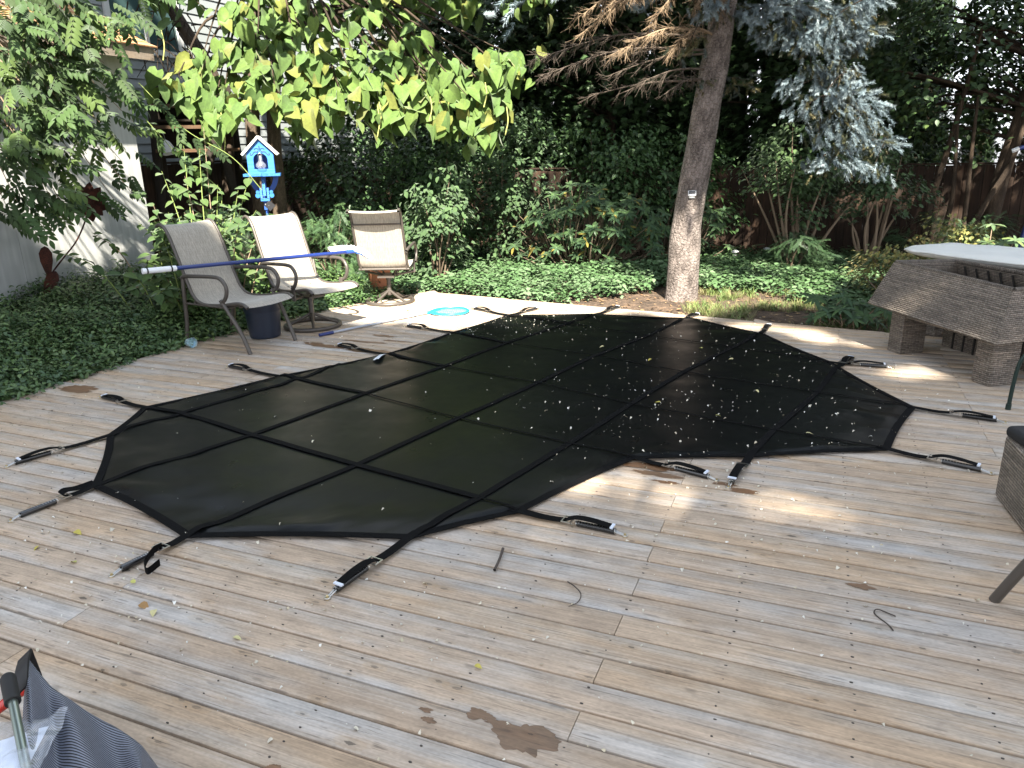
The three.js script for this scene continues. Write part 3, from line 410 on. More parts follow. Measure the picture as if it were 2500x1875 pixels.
{ const t = thing('patio_table', 'brown metal table with one curved leg standing on bare boards', 'table', [0.77, 0.001, -3.1]);
  for (const [fx, fz] of [[0, 0], [1.15, 0.35], [0.45, 1.0]]) { const cx = 0.55, cz = 0.42, k = (q) => [lerp(fx, cx, q), lerp(fz, cz, q)]; const pt = (q, y) => { const [x, z] = k(q); return [x, y, z]; }; mesh('leg', tube([pt(0, 0), pt(0.12, 0.2), pt(0.27, 0.42), pt(0.48, 0.64), pt(0.56, 0.73)], 0.02, 20, 10), frameMat, t); }
  mesh('tabletop', new THREE.CylinderGeometry(0.46, 0.46, 0.02, 40).translate(0.62, 0.742, 0.47), frameMat, t); }

// ------------------------------------------------------------------ pots
const pot = (name, label, pos, r0, r1, h, mat, inner, group) => {
  const t = thing(name, label, 'flower pot', pos, 0, group);
  mesh('pot_wall', new THREE.LatheGeometry([[0.02, 0], [r0, 0], [r0 + 0.006, 0.012], [lerp(r0, r1, 0.74), h * 0.76], [lerp(r0, r1, 0.76) + 0.008, h * 0.775], [r1 + 0.01, h * 0.97], [r1 + 0.006, h], [r1 - 0.012, h], [r1 - 0.022, h * 0.86]].map(p => new THREE.Vector2(...p)), 40), mat, t);
  mesh('soil', new THREE.CircleGeometry(r1 - 0.02, 28).rotateX(-Math.PI / 2).translate(0, h * 0.87, 0), inner, t); return t;
};
const bluePotMat = phys({ color: lin(0.012, 0.02, 0.04), roughness: 0.38, clearcoat: 0.3, clearcoatRoughness: 0.3 });
const bp = pot('flower_pot', 'dark blue glazed pot standing under the four legged chair', [-5.16, 0.001, -5.88], 0.145, 0.185, 0.355, bluePotMat, std({ color: lin(0.08, 0.05, 0.03) }));
mesh('liner', new THREE.CylinderGeometry(0.17, 0.165, 0.06, 32, 1, true).translate(0, 0.32, 0), std({ color: lin(0.42, 0.2, 0.1), side: THREE.DoubleSide }), bp);
const terracotta = std({ color: lin(0.36, 0.145, 0.075), roughness: 0.85 });
pot('flower_pot', 'tall terracotta pot behind the chair turned away', [-5.33, groundY(-5.33, -8.35) - 0.004, -8.35], 0.1, 0.165, 0.46, terracotta, std({ color: lin(0.05, 0.035, 0.025) }));
pot('flower_pot', 'black pot in the ivy beside the white shed wall', [-7.18, groundY(-7.18, -4.43) - 0.004, -4.43], 0.13, 0.16, 0.32, std({ color: lin(0.01, 0.011, 0.014), roughness: 0.4 }), std({ color: lin(0.05, 0.035, 0.025) }));
{ const t = thing('plastic_tub', 'small clear plastic tub tipped at the deck edge by the ivy', 'tub', [-5.58, 0.051, -5.27], 0.5); mesh('tub_shell', new THREE.LatheGeometry([[0.001, 0], [0.036, 0.002], [0.041, 0.02], [0.046, 0.075], [0.05, 0.077], [0.048, 0.08], [0.043, 0.075], [0.038, 0.02], [0.001, 0.006]].map(p => new THREE.Vector2(...p)), 24).rotateX(1.5).rotateY(0.9), phys({ color: lin(0.75, 0.9, 0.95), roughness: 0.12, transmission: 0.75, thickness: 0, side: THREE.DoubleSide }), t); mesh('label_strip', new THREE.CylinderGeometry(0.0455, 0.0435, 0.022, 20, 1, true, 0, 1.6).translate(0, 0.044, 0).rotateX(1.5).rotateY(0.9), std({ color: lin(0.35, 0.5, 0.7), side: THREE.DoubleSide }), t); }

// ------------------------------------------------------------------ pool brush on its pole, leaf skimmer
const poleBlue = phys({ color: lin(0.009, 0.026, 0.15), roughness: 0.35, clearcoat: 0.4, clearcoatRoughness: 0.25 });
const whitePlastic = std({ color: lin(0.78, 0.8, 0.82), roughness: 0.45 });
{
  const a = V(-5.61, 0.79, -4.91), b = V(-4.77, 0.735, -6.93), d = b.clone().sub(a).normalize();
  const t = thing('pool_brush', 'blue telescopic pole with white curved brush resting on two chairs', 'pool brush', [a.x, a.y, a.z], 0);
  const P = (k, up = 0, sd = 0) => { const s = d.clone().cross(V(0, 1, 0)).normalize(); return d.clone().multiplyScalar(k).add(V(0, up, 0)).addScaledVector(s, sd); };
  const L = a.distanceTo(b);
  mesh('grip', bar(P(0.0), P(0.30), 0.026, 14), whitePlastic, t);
  for (const k of [0.035, 0.25]) mesh('clip_band', bar(P(k), P(k + 0.012), 0.0285, 14), std({ color: lin(0.01, 0.01, 0.012) }), t);
  mesh('pole', bar(P(0.29), P(L), 0.0195, 14), poleBlue, t);
  const arc = []; for (let i = 0; i <= 10; i++) { const q = i / 10 * 2 - 1; arc.push(P(L + 0.03 + 0.02, 0.005 - 0.075 * q * q * (q > 0 ? 1.2 : 0.25), 0).add(V(-0.04 + 0.02 * 0, 0, 0)).addScaledVector(V(0.78, 0, -0.12).normalize(), q * 0.23)); }
  const head = arc.map(p => p.clone());
  mesh('brush_back', ribbon(head, 0.04, 0.012, 24, [d.x * 0.5, 0.85, d.z * 0.5]), phys({ color: lin(0.02, 0.12, 0.42), roughness: 0.3 }), t);
  // bristles as tufts
  const tufts = []; const R = rng(12), cur = new THREE.CatmullRomCurve3(head); for (let i = 0; i < 220; i++) { const q = R(), p = cur.getPoint(q), o = V(-0.25 + (R() - 0.5) * 0.3, 0.9, 0.25 + (R() - 0.5) * 0.3).normalize(); const s = p.clone().addScaledVector(d, (R() - 0.5) * 0.05); tufts.push(bar(s, s.clone().addScaledVector(o, 0.054 + R() * 0.012), 0.005, 4, 0.0075)); }
  mesh('bristles', merged(tufts), std({ color: lin(0.85, 0.87, 0.9), roughness: 0.7 }), t, true);
  mesh('brush_socket', bar(P(L - 0.06), P(L + 0.06), 0.023, 12), phys({ color: lin(0.02, 0.07, 0.33), roughness: 0.3 }), t);
}
{
  const t = thing('leaf_skimmer', 'flat turquoise leaf net on a grey pole with blue grip lying on deck', 'skimmer', [-4.60, 0.02, -6.02]);
  const e = V(0.56, 0, -1.36), d = e.clone().normalize();
  mesh('pole', bar(d.clone().multiplyScalar(0.1), e, 0.0125, 12), std({ color: lin(0.42, 0.45, 0.52), roughness: 0.35, metalness: 0.5 }), t);
  mesh('grip', bar([0, 0, 0], d.clone().multiplyScalar(0.16), 0.017, 12), poleBlue, t);
  const aqua = phys({ color: lin(0.02, 0.32, 0.55), roughness: 0.35 });
  const s = V(0.93, 0, -0.38), n = (k, w, y = 0) => e.clone().addScaledVector(s, k).addScaledVector(V(-s.z, 0, s.x), w).add(V(0, y, 0));
  const loop = [n(-0.02, 0.03), n(0.06, 0.15), n(0.22, 0.19), n(0.36, 0.14), n(0.41, 0), n(0.34, -0.15), n(0.2, -0.19), n(0.05, -0.13)];
  mesh('net_frame', tube(loop.map(p => p.clone().add(V(0, 0.004, 0))), 0.013, 60, 8, true), aqua, t);
  mesh('socket', merged([bar(e.clone().addScaledVector(d, -0.08), n(0.03, 0.0, 0.002), 0.018, 10), bar(n(0.0, 0.02), n(0.08, 0.12), 0.011, 8), bar(n(0.0, -0.01), n(0.08, -0.12), 0.011, 8)]), aqua, t);
  const net = []; for (let i = -8; i <= 8; i++) { const w = i * 0.021, h = Math.sqrt(Math.max(0, 1 - (w / 0.19) ** 2)) * 0.2; if (h > 0.03) net.push(bar(n(0.195 - h, w, -0.006), n(0.195 + h, w, -0.006), 0.0016, 4)); const k = 0.195 + i * 0.023, hh = Math.sqrt(Math.max(0, 1 - ((k - 0.195) / 0.21) ** 2)) * 0.18; if (hh > 0.03) net.push(bar(n(k, -hh, -0.006), n(k, hh, -0.006), 0.0016, 4)); }
  mesh('net', merged(net), phys({ color: lin(0.1, 0.42, 0.6), roughness: 0.5 }), t, true);
}

// ------------------------------------------------------------------ birdhouse on its post
{
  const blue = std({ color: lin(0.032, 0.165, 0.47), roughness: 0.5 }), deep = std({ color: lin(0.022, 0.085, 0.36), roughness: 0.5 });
  const grain = tex(128, 128, (u, v) => vn(u * 4, v * 60, 851, 4, 60), false); blue.bumpMap = grain; blue.bumpScale = 0.002;
  const white = std({ color: lin(0.72, 0.72, 0.71), roughness: 0.6 }), iron = std({ color: lin(0.02, 0.02, 0.03), roughness: 0.5 });
  const t = thing('birdhouse', 'bright blue birdhouse with white gable roof on a post behind the chairs', 'birdhouse', [-6.73, 0, -7.98], 0.63);
  const Y = 1.545, sh = new THREE.Shape([[-0.16, 0], [0.16, 0], [0.16, 0.245], [0, 0.405], [-0.16, 0.245]].map(p => new THREE.Vector2(...p))), ho = new THREE.Path(); ho.moveTo(-0.087, 0.052); ho.lineTo(0.087, 0.052); ho.lineTo(0.087, 0.16); ho.absarc(0, 0.16, 0.087, 0, Math.PI, false); ho.lineTo(-0.087, 0.052); sh.holes.push(ho);
  const ex = (s, d, b = 0.002) => new THREE.ExtrudeGeometry(s, { depth: d, bevelEnabled: true, bevelThickness: b, bevelSize: b, bevelSegments: 1, curveSegments: 14 });
  mesh('front_panel', ex(sh, 0.018).translate(0, Y, 0.085), blue, t);
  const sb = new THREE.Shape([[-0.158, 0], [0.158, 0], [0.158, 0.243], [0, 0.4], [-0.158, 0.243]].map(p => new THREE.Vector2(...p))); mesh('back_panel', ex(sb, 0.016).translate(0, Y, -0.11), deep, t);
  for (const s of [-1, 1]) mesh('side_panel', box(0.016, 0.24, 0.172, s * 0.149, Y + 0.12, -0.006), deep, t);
  for (const s of [-1, 1]) { const g = rbox(0.31, 0.03, 0.3, 0.004, 0, 0, 0); g.rotateZ(-s * Math.PI / 4).translate(s * 0.108, Y + 0.335, 0.0 + s * 0.002); mesh('roof', g, white, t); }
  mesh('tray', merged([rbox(0.224, 0.034, 0.31, 0.004, -0.1135, Y - 0.019, 0.02), rbox(0.224, 0.034, 0.31, 0.004, 0.1135, Y - 0.02, 0.02)]), blue, t);
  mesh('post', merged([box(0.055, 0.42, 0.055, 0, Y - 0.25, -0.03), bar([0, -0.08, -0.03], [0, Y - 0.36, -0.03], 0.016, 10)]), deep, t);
  const br = new THREE.Shape(); br.moveTo(0.03, -0.27); br.quadraticCurveTo(0.16, -0.22, 0.19, -0.036); br.lineTo(0.125, -0.036); br.quadraticCurveTo(0.11, -0.17, 0.03, -0.20); br.lineTo(0.03, -0.27);
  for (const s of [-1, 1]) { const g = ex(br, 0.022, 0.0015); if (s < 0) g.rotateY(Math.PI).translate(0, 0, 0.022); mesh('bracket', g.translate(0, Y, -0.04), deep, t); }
  mesh('front_strut', box(0.036, 0.2, 0.03, 0, Y - 0.18, 0.06).rotateX(0), blue, t);
  const cl = []; for (const s of [-1, 1]) { cl.push(box(0.026, 0.14, 0.03, s * 0.042, Y - 0.25, 0.045)); cl.push(new THREE.CylinderGeometry(0.03, 0.03, 0.02, 18).rotateX(Math.PI / 2).translate(s * 0.086, Y - 0.275, 0.045), new THREE.CylinderGeometry(0.022, 0.022, 0.02, 18).rotateX(Math.PI / 2).translate(s * 0.084, Y - 0.232, 0.045)); } cl.push(box(0.11, 0.035, 0.03, 0, Y - 0.328, 0.045)); mesh('clamp', merged(cl), blue, t);
  const scroll = []; for (const s of [-1, 1]) { const p = []; for (let i = 0; i <= 16; i++) { const a = i / 16 * Math.PI * 1.7; p.push(V(s * (0.036 + Math.cos(a) * 0.022), 0.285 + Math.sin(a) * 0.022, 0)); } scroll.push(tube(p, 0.0032, 24, 5), tube([[s * 0.02, 0.255, 0], [s * 0.06, 0.262, 0], [s * 0.085, 0.235, 0], [s * 0.105, 0.222, 0], [s * 0.118, 0.232, 0], [s * 0.11, 0.246, 0]], 0.0032, 24, 5)); } scroll.push(tube([[0, 0.27, 0], [-0.004, 0.31, 0], [0, 0.335, 0], [0.004, 0.31, 0], [0, 0.27, 0]], 0.0028, 16, 5)); mesh('scrollwork', merged(scroll).translate(0, Y, 0.108), iron, t);
  const bulb = thing('hanging_bulb', 'clear glass bulb with silver cap hanging in the birdhouse arch', 'light bulb', [-6.73 + Math.sin(0.63) * 0.118, Y, -7.98 + Math.cos(0.63) * 0.118], 0.63);
  mesh('glass', new THREE.LatheGeometry([[0.001, 0.055], [0.04, 0.06], [0.066, 0.085], [0.06, 0.115], [0.03, 0.145], [0.026, 0.165]].map(p => new THREE.Vector2(...p)), 24), phys({ color: lin(0.95, 0.97, 1), roughness: 0.05, transmission: 0.9, thickness: 0, side: THREE.DoubleSide }), bulb);
  mesh('cap', merged([new THREE.CylinderGeometry(0.027, 0.03, 0.055, 18).translate(0, 0.19, 0), new THREE.TorusGeometry(0.025, 0.0025, 6, 16, Math.PI).translate(0, 0.215, 0)]), steel, bulb);
  mesh('filament', merged([new THREE.SphereGeometry(0.012, 8, 6).translate(0, 0.105, 0), bar([0, 0.11, 0], [0, 0.165, 0], 0.003, 5)]), whitePlastic, bulb);
  const sp = thing('solar_charger', 'dark diamond shaped solar panel hanging under the birdhouse', 'solar panel', [-6.73 + 0.075, 1.14, -7.98 + 0.02], 0.9); mesh('panel', rbox(0.1, 0.006, 0.1, 0.003, 0, 0, 0).rotateX(1.5).rotateZ(0.75), std({ color: lin(0.012, 0.012, 0.015), roughness: 0.5 }), sp); mesh('stake', bar([-0.05, 0.02, -0.04], [-0.01, 0.0, 0], 0.006, 6), std({ color: lin(0.4, 0.42, 0.45), roughness: 0.5 }), sp);
}
// ------------------------------------------------------------------ rusty metal flower
{
  const rustT = tex(256, 256, (u, v) => { const a = vn(u * 8, v * 8, 861, 8, 8), b = vn(u * 48, v * 48, 862, 48, 48), k = 0.7 + a * 0.35 + (b - 0.5) * 0.5; return [0.29 * k, 0.15 * k, 0.105 * k]; }), rust = std({ map: rustT, roughness: 0.85, metalness: 0.2, side: THREE.DoubleSide });
  const t = thing('metal_flower', 'rusted sheet metal flower on a bent stem against the shed', 'garden ornament', [-8.07, -0.03, -5.58]);
  const c = V(0.37, 1.31, -0.59), nrm = V(0.75, 0.28, 0.6).normalize(), ax = V(0, 1, 0).cross(nrm).normalize(), ay = nrm.clone().cross(ax);
  const pg = leafGeo(0.24, [0, 0.2, 0.45, 0.7, 0.88, 1], [0.1, 0.2, 0.25, 0.2, 0.1, 0.0], { fold: 0.35, curl: -0.25 });
  for (let i = 0; i < 11; i++) { const a = i / 11 * Math.PI * 2 + 0.2, f = ax.clone().multiplyScalar(Math.cos(a)).addScaledVector(ay, Math.sin(a)).addScaledVector(nrm, 0.15 + 0.15 * (i % 2)); const m = mesh('petal', pg, rust, t); m.position.copy(c).addScaledVector(nrm, 0.012 * (i % 2)); m.quaternion.copy(orient(f, nrm)); }
  mesh('flower_centre', new THREE.SphereGeometry(0.06, 16, 10).scale(1, 1, 0.5).applyQuaternion(new THREE.Quaternion().setFromUnitVectors(V(0, 0, 1), nrm)).translate(c.x + nrm.x * 0.03, c.y + nrm.y * 0.03, c.z + nrm.z * 0.03), rust, t);
  mesh('stem', tube([[0, -0.05, 0], [0.03, 0.28, -0.08], [0.05, 0.52, -0.18], [0.16, 0.72, -0.30], [0.27, 0.9, -0.42], [0.34, 1.12, -0.53], c.toArray()], 0.009, 40, 7), rust, t);
  const lg = leafGeo(0.36, [0, 0.25, 0.55, 0.8, 0.95, 1], [0.02, 0.1, 0.17, 0.18, 0.1, 0.0], { fold: 0.5, curl: 0.05 });
  for (const [p, f] of [[[0.05, 0.52, -0.18], [0.12, 1, 0.03]], [[0.03, 0.3, -0.085], [0.5, 0.86, -0.2]]]) { const m = mesh('metal_leaf', lg, rust, t); m.position.set(...p); m.quaternion.copy(orient(V(...f), V(0.75, 0.2, 0.6))); }
}
// ------------------------------------------------------------------ wicker furniture
const wickerMap = tex(256, 256, (u, v) => { const rows = 24, r = Math.floor(v * rows), fv = v * rows - r, cols = 6, x = u * cols + (r % 2) * 0.5, ci = ((Math.floor(x) % cols) + cols) % cols, fu = x - Math.floor(x); const edge = Math.min(1, Math.min(fv, 1 - fv) * 5), gap = sstep(0.0, 0.07, Math.min(fu, 1 - fu)); const tone = 0.82 + 0.2 * (hash2(ci, r, 871) - 0.5) + 0.16 * (hash2(0, r, 874) - 0.5) + (vn(u * 60, v * 24, 872, 60, 24) - 0.5) * 0.2; const k = tone * (0.5 + 0.5 * edge) * (0.5 + 0.5 * gap) ; return fu < 0.06 || fu > 0.94 ? [0.63 * tone, 0.59 * tone, 0.54 * tone] : [0.58 * k, 0.53 * k, 0.48 * k]; });
const wickerB = tex(256, 256, (u, v) => { const rows = 24, r = Math.floor(v * rows), fv = v * rows - r, x = u * 6 + (r % 2) * 0.5, fu = x - Math.floor(x); return Math.sin(fv * Math.PI) * (0.35 + 0.65 * Math.sin(fu * Math.PI)); }, false);
for (const t of [wickerMap, wickerB]) t.repeat.set(2.7, 2.7);
const wicker = std({ map: wickerMap, bumpMap: wickerB, bumpScale: 0.008, roughness: 0.6 });
function quadPanel(a, b, c, d, th) {                              // a-b bottom, d-c top; thickness inwards
  const A = V(...a), B = V(...b), Cc = V(...c), D = V(...d), n = B.clone().sub(A).cross(D.clone().sub(A)).normalize().multiplyScalar(-th), q = [A, B, Cc, D], i = q.map(p => p.clone().add(n)), P = [], U = []; const L = A.distanceTo(B), H = A.distanceTo(D);
  const f = (p, uv) => { for (const k of [0, 1, 2, 0, 2, 3]) { P.push(p[k].x, p[k].y, p[k].z); U.push(...uv[k]); } }; const uv = [[0, 0], [L, 0], [L, H], [0, H]];
  f(q, uv); f([i[1], i[0], i[3], i[2]], uv); f([q[3], q[2], i[2], i[3]], [[0, 0], [L, 0], [L, th], [0, th]]); f([i[0], i[1], q[1], q[0]], [[0, 0], [L, 0], [L, th], [0, th]]); f([q[1], i[1], i[2], q[2]], [[0, 0], [th, 0], [th, H], [0, H]]); f([i[0], q[0], q[3], i[3]], [[0, 0], [th, 0], [th, H], [0, H]]);
  const g = new THREE.BufferGeometry(); g.setAttribute('position', new THREE.Float32BufferAttribute(P, 3)); g.setAttribute('uv', new THREE.Float32BufferAttribute(U, 2)); g.computeVertexNormals(); return g;
}
{
  const t = thing('wicker_sofa', 'grey brown wicker seat base with flared open top and no cushion', 'wicker furniture', [0.62, 0.001, -7.15], -0.977);
  const yb = 0.37, yt = 0.735, D = -0.78;
  mesh('front_panel', quadPanel([-0.17, yb + 0.03, 0.12], [1.20, yb - 0.02, 0.08], [1.10, yt - 0.02, -0.09], [-0.13, yt + 0.02, -0.07], 0.03), wicker, t);
  mesh('side_panel', quadPanel([1.205, yb - 0.02, 0.075], [1.20, yb, D - 0.08], [1.10, yt, D + 0.08], [1.105, yt - 0.02, -0.085], 0.03), wicker, t);
  mesh('side_panel', quadPanel([-0.17, yb + 0.03, D - 0.08], [-0.175, yb + 0.03, 0.115], [-0.135, yt + 0.02, -0.065], [-0.13, yt, D + 0.08], 0.03), wicker, t);
  mesh('back_panel', quadPanel([1.2, yb, D - 0.085], [-0.17, yb, D - 0.085], [-0.13, yt, D + 0.075], [1.1, yt, D + 0.075], 0.03), wicker, t);
  const rim = [V(-0.13, yt + 0.02, -0.085), V(1.09, yt - 0.018, -0.105), V(1.085, yt, D + 0.09), V(-0.12, yt, D + 0.09)];
  for (let i = 0; i < 4; i++) mesh('rim', bar(rim[i], rim[(i + 1) % 4], 0.019, 8), wicker, t);
  mesh('seat_deck', box(1.2, 0.02, 0.72, 0.5, 0.44, -0.36), wicker, t);
  for (let i = 0; i < 9; i++) mesh('rib', bar([0.0 + i * 0.13, 0.45, D + 0.02], [0.0 + i * 0.125, yt - 0.03, D + 0.11], 0.009, 6), std({ color: lin(0.02, 0.018, 0.016) }), t);
  for (const [x, w] of [[0.0, 0.16], [0.95, 0.17]]) for (const [z0, d] of [[0, 0.24], [-0.55, 0.22]]) mesh('leg', metricUV(rbox(w, 0.36, d, 0.012, x + w / 2, 0.18, z0 - d / 2)), wicker, t);
  mesh('apron', metricUV(box(0.80, 0.045, 0.1, 0.555, 0.345, -0.06)), wicker, t);
  mesh('inner_panel', metricUV(box(0.8, 0.33, 0.02, 0.555, 0.195, -0.5)), wicker, t);
  for (let i = 0; i < 7; i++) mesh('rib', box(0.012, 0.33, 0.012, 0.2 + i * 0.115, 0.195, -0.484), std({ color: lin(0.02, 0.018, 0.016) }), t);
  // a second seat behind, carrying the cushion
  const t2 = thing('wicker_bench', 'wicker seat behind the open one carrying the white cushion', 'wicker furniture', [1.2, 0.001, -8.05], -0.75);
  mesh('seat_body', metricUV(rbox(1.15, 0.5, 0.7, 0.03, 0.5, 0.44, -0.1)), wicker, t2);
  for (const [x, z] of [[0, 0.2], [1.0, 0.2], [0, -0.4], [1.0, -0.4]]) mesh('leg', metricUV(rbox(0.1, 0.2, 0.1, 0.01, x, 0.1, z)), wicker, t2);
  const cu = thing('cushion', 'long white crumpled seat cushion lying on the wicker seats', 'cushion', [1.62, 0.765, -7.72], -0.72);
  const g = new THREE.SphereGeometry(1, 64, 40), p = g.attributes.position; for (let i = 0; i < p.count; i++) { let x = p.getX(i), y = p.getY(i), z = p.getZ(i); const s = (a, e) => Math.sign(a) * Math.pow(Math.abs(a), e); x = s(x, 0.4); z = s(z, 0.4); const w = (fbm(x * 2.2 + 5, z * 2.6 + 8, 881, 4) - 0.5), w2 = Math.abs(vn(x * 3 + z * 4, z * 1.5 - x, 882) - 0.5); p.setXYZ(i, x * 0.98, y * 0.062 * (1 + w * 0.5) + (y > 0 ? -w2 * 0.04 : 0) + 0.03 * w, z * 0.34 * (1 + 0.06 * w)); } g.computeVertexNormals();
  mesh('cushion_cover', g, std({ color: lin(0.74, 0.75, 0.72), roughness: 0.85 }), cu);
  mesh('piping', tube(Array.from({ length: 40 }, (_, i) => { const a = i / 40 * Math.PI * 2, s = (q, e) => Math.sign(q) * Math.pow(Math.abs(q), e); return V(s(Math.cos(a), 0.4) * 0.985, 0.004 * Math.sin(i * 1.7), s(Math.sin(a), 0.4) * 0.345); }), 0.007, 120, 5, true), std({ color: lin(0.6, 0.6, 0.57), roughness: 0.9 }), cu);
  const t3 = thing('wicker_stool', 'wicker stool with a black cushion at the right end of the boards', 'wicker furniture', [1.30, 0.001, -3.95], 0.12);
  mesh('stool_body', metricUV(rbox(0.66, 0.34, 0.5, 0.02, 0, 0.175, 0), 1), wicker, t3);
  mesh('foot', merged([box(0.5, 0.02, 0.4, 0, -0.001 + 0.011, 0)]), std({ color: lin(0.02, 0.02, 0.02) }), t3);
  const bc = thing('cushion', 'black square cushion hanging over the wicker stool corner', 'cushion', [1.33, 0.375, -4.0], 0.3); mesh('cushion_cover', rbox(0.68, 0.06, 0.5, 0.025, 0, 0.01, 0).rotateZ(0.04), std({ color: lin(0.012, 0.012, 0.013), roughness: 0.8 }), bc);
}
{ const t = thing('metal_stand', 'dark green bent metal tube leg standing beside the wicker seat', 'plant stand', [1.28, 0.001, -5.70]); const gm = std({ color: lin(0.016, 0.035, 0.03), roughness: 0.4, metalness: 0.3 });
  for (const [x, z] of [[0, 0], [0.34, 0.4]]) { mesh('leg', tube([[x, 0, z], [x + 0.005, 0.2, z], [x + 0.02, 0.34, z], [x + 0.06, 0.41, z], [x + 0.14, 0.46, z], [x + 0.3, 0.54, z], [x + 0.6, 0.54, z], [x + 0.70, 0.3, z], [x + 0.72, 0, z]], 0.0135, 48, 8), gm, t); mesh('foot_cap', merged([new THREE.CylinderGeometry(0.017, 0.018, 0.04, 10).translate(x, 0.02, z), new THREE.CylinderGeometry(0.017, 0.018, 0.04, 10).translate(x + 0.72, 0.02, z)]), gm, t); }
  mesh('top', merged([box(0.4, 0.015, 0.5, 0.62, 0.557, 0.2), bar([0.3, 0.54, 0], [0.64, 0.54, 0.4], 0.009), bar([0.6, 0.54, 0], [0.94, 0.54, 0.4], 0.009)]), gm, t); }
{ const t = thing('swing_frame', 'blue painted tube swing frame with white end caps by the fence', 'swing frame', [2.5, -0.16, -12.5]);
  mesh('leg', bar([0, -0.05, 0.05], [0.42, 2.4, -0.3], 0.04, 12), poleBlue, t); mesh('leg', bar([0.9, -0.05, 0.05], [0.46, 2.4, -0.3], 0.04, 12), poleBlue, t);
  mesh('crossbar', bar([-0.06, 1.80, -0.36], [1.4, 2.25, -0.36], 0.03, 10), poleBlue, t); mesh('end_cap', bar([-0.14, 1.765, -0.36], [-0.06, 1.80, -0.36], 0.031, 10), whitePlastic, t); }
// ------------------------------------------------------------------ bag with tools
{
  const bagTex = tex(256, 256, (u, v) => { const s = Math.sin(v * Math.PI * 2 * 16), k = s > -0.25 ? 1 : 0.1, n = 0.92 + 0.16 * (vn(u * 128, v * 128, 891, 128, 128) - 0.5); return [0.50 * k * n + 0.02, 0.52 * k * n + 0.02, 0.57 * k * n + 0.025]; }); bagTex.repeat.set(1, 6);
  const t = thing('mesh_bag', 'grey and black striped mesh bag slumped on the deck with black rim', 'bag', [-2.2, 0.004, -1.24]);
  const n = 60, m = 60, P = [], U = [], I = [], H = (u, v) => { const ridge = lerp(0.285, 0.12, sstep(0, 1, u)), prof = Math.pow(clamp(v * 9), 0.6) * (1 - 0.35 * v); const end = Math.pow(clamp((1 - u) * 6), 0.5); const folds = 0.028 * Math.sin(u * 17 - v * 5 + 2 * vn(u * 3, v * 3, 893)) * sstep(0.05, 0.3, v) + (fbm(u * 3, v * 3, 892, 3) - 0.5) * 0.05; return Math.max(0, (ridge + folds) * prof * end); };
  for (let i = 0; i <= n; i++) for (let j = 0; j <= m; j++) { const u = i / n, v = j / m, y = H(u, v), x = u * 0.55 + v * 0.5, z = -0.03 + u * 0.05 + v * 0.45 + 0.02 * Math.sin(u * 6); P.push(x, y, z); U.push(u, v * 0.9 + u * 0.18 + 0.03 * Math.sin(u * 6 + v * 3)); }
  for (let i = 0; i < n; i++) for (let j = 0; j < m; j++) { const a = i * (m + 1) + j, b = a + m + 1; I.push(a, a + 1, b, b, a + 1, b + 1); }
  const g = new THREE.BufferGeometry(); g.setAttribute('position', new THREE.Float32BufferAttribute(P, 3)); g.setAttribute('uv', new THREE.Float32BufferAttribute(U, 2)); g.setIndex(I); g.computeVertexNormals();
  mesh('bag_body', g, std({ map: bagTex, roughness: 0.55, side: THREE.DoubleSide }), t);
  const rimP = []; for (let j = 1; j <= 9; j++) { const v = j / 26, u = 0.015; rimP.push(V(-0.012 + v * 0.5, H(u, v) + 0.012, -0.03 + v * 0.45)); } mesh('rim', ribbon(rimP, 0.05, 0.006, 40, [0.5, 0.62, -0.6]), std({ color: lin(0.008, 0.008, 0.009), roughness: 0.55 }), t);
  const h = thing('red_handle', 'glossy red curved plastic handle beside the striped bag', 'handle', [-2.27, 0.14, -1.16]); mesh('grip', tube([[-0.016, -0.052, 0.065], [0.038, -0.011, 0.005], [0.078, 0.024, -0.034], [0.122, 0.049, -0.061]], 0.017, 24, 10), phys({ color: lin(0.55, 0.02, 0.012), roughness: 0.25, clearcoat: 0.5 }), h);
  const tl = thing('hand_tool', 'grey green metal tube with a black rubber grip leaning on bag', 'tool', [-2.04, 0.005, -1.07]); const a = V(-0.02, 0.315, -0.035), b = V(0.42, 0.21, 0.22);
  mesh('shaft', bar(a.clone().lerp(b, 0.08), b, 0.0125, 14), std({ color: lin(0.22, 0.26, 0.23), roughness: 0.28, metalness: 0.7 }), tl); mesh('grip', merged([bar(a, a.clone().lerp(b, 0.18), 0.021, 16), new THREE.SphereGeometry(0.021, 14, 8).translate(a.x, a.y, a.z)]), std({ color: lin(0.012, 0.012, 0.012), roughness: 0.7 }), tl);
  const pb = thing('plastic_bag', 'clear plastic bag holding white paper lying on the striped bag', 'plastic bag', [-1.90, 0.225, -0.93], 0.6);
  const gg = new THREE.PlaneGeometry(0.3, 0.26, 24, 20).rotateX(-Math.PI / 2), q = gg.attributes.position; for (let i = 0; i < q.count; i++) q.setY(i, 0.035 + (fbm(q.getX(i) * 14 + 3, q.getZ(i) * 14, 895, 3) - 0.5) * 0.06); gg.computeVertexNormals(); mesh('film', gg, phys({ color: lin(0.93, 0.96, 1), roughness: 0.08, transmission: 0.82, thickness: 0, side: THREE.DoubleSide }), pb);
  const g3 = new THREE.PlaneGeometry(0.22, 0.18, 8, 8).rotateX(-Math.PI / 2), q3 = g3.attributes.position; for (let i = 0; i < q3.count; i++) q3.setY(i, 0.008 + 0.02 * Math.sin(q3.getX(i) * 12)); g3.computeVertexNormals(); mesh('paper', g3, std({ color: lin(0.75, 0.78, 0.86), roughness: 0.8, side: THREE.DoubleSide }), pb);
}

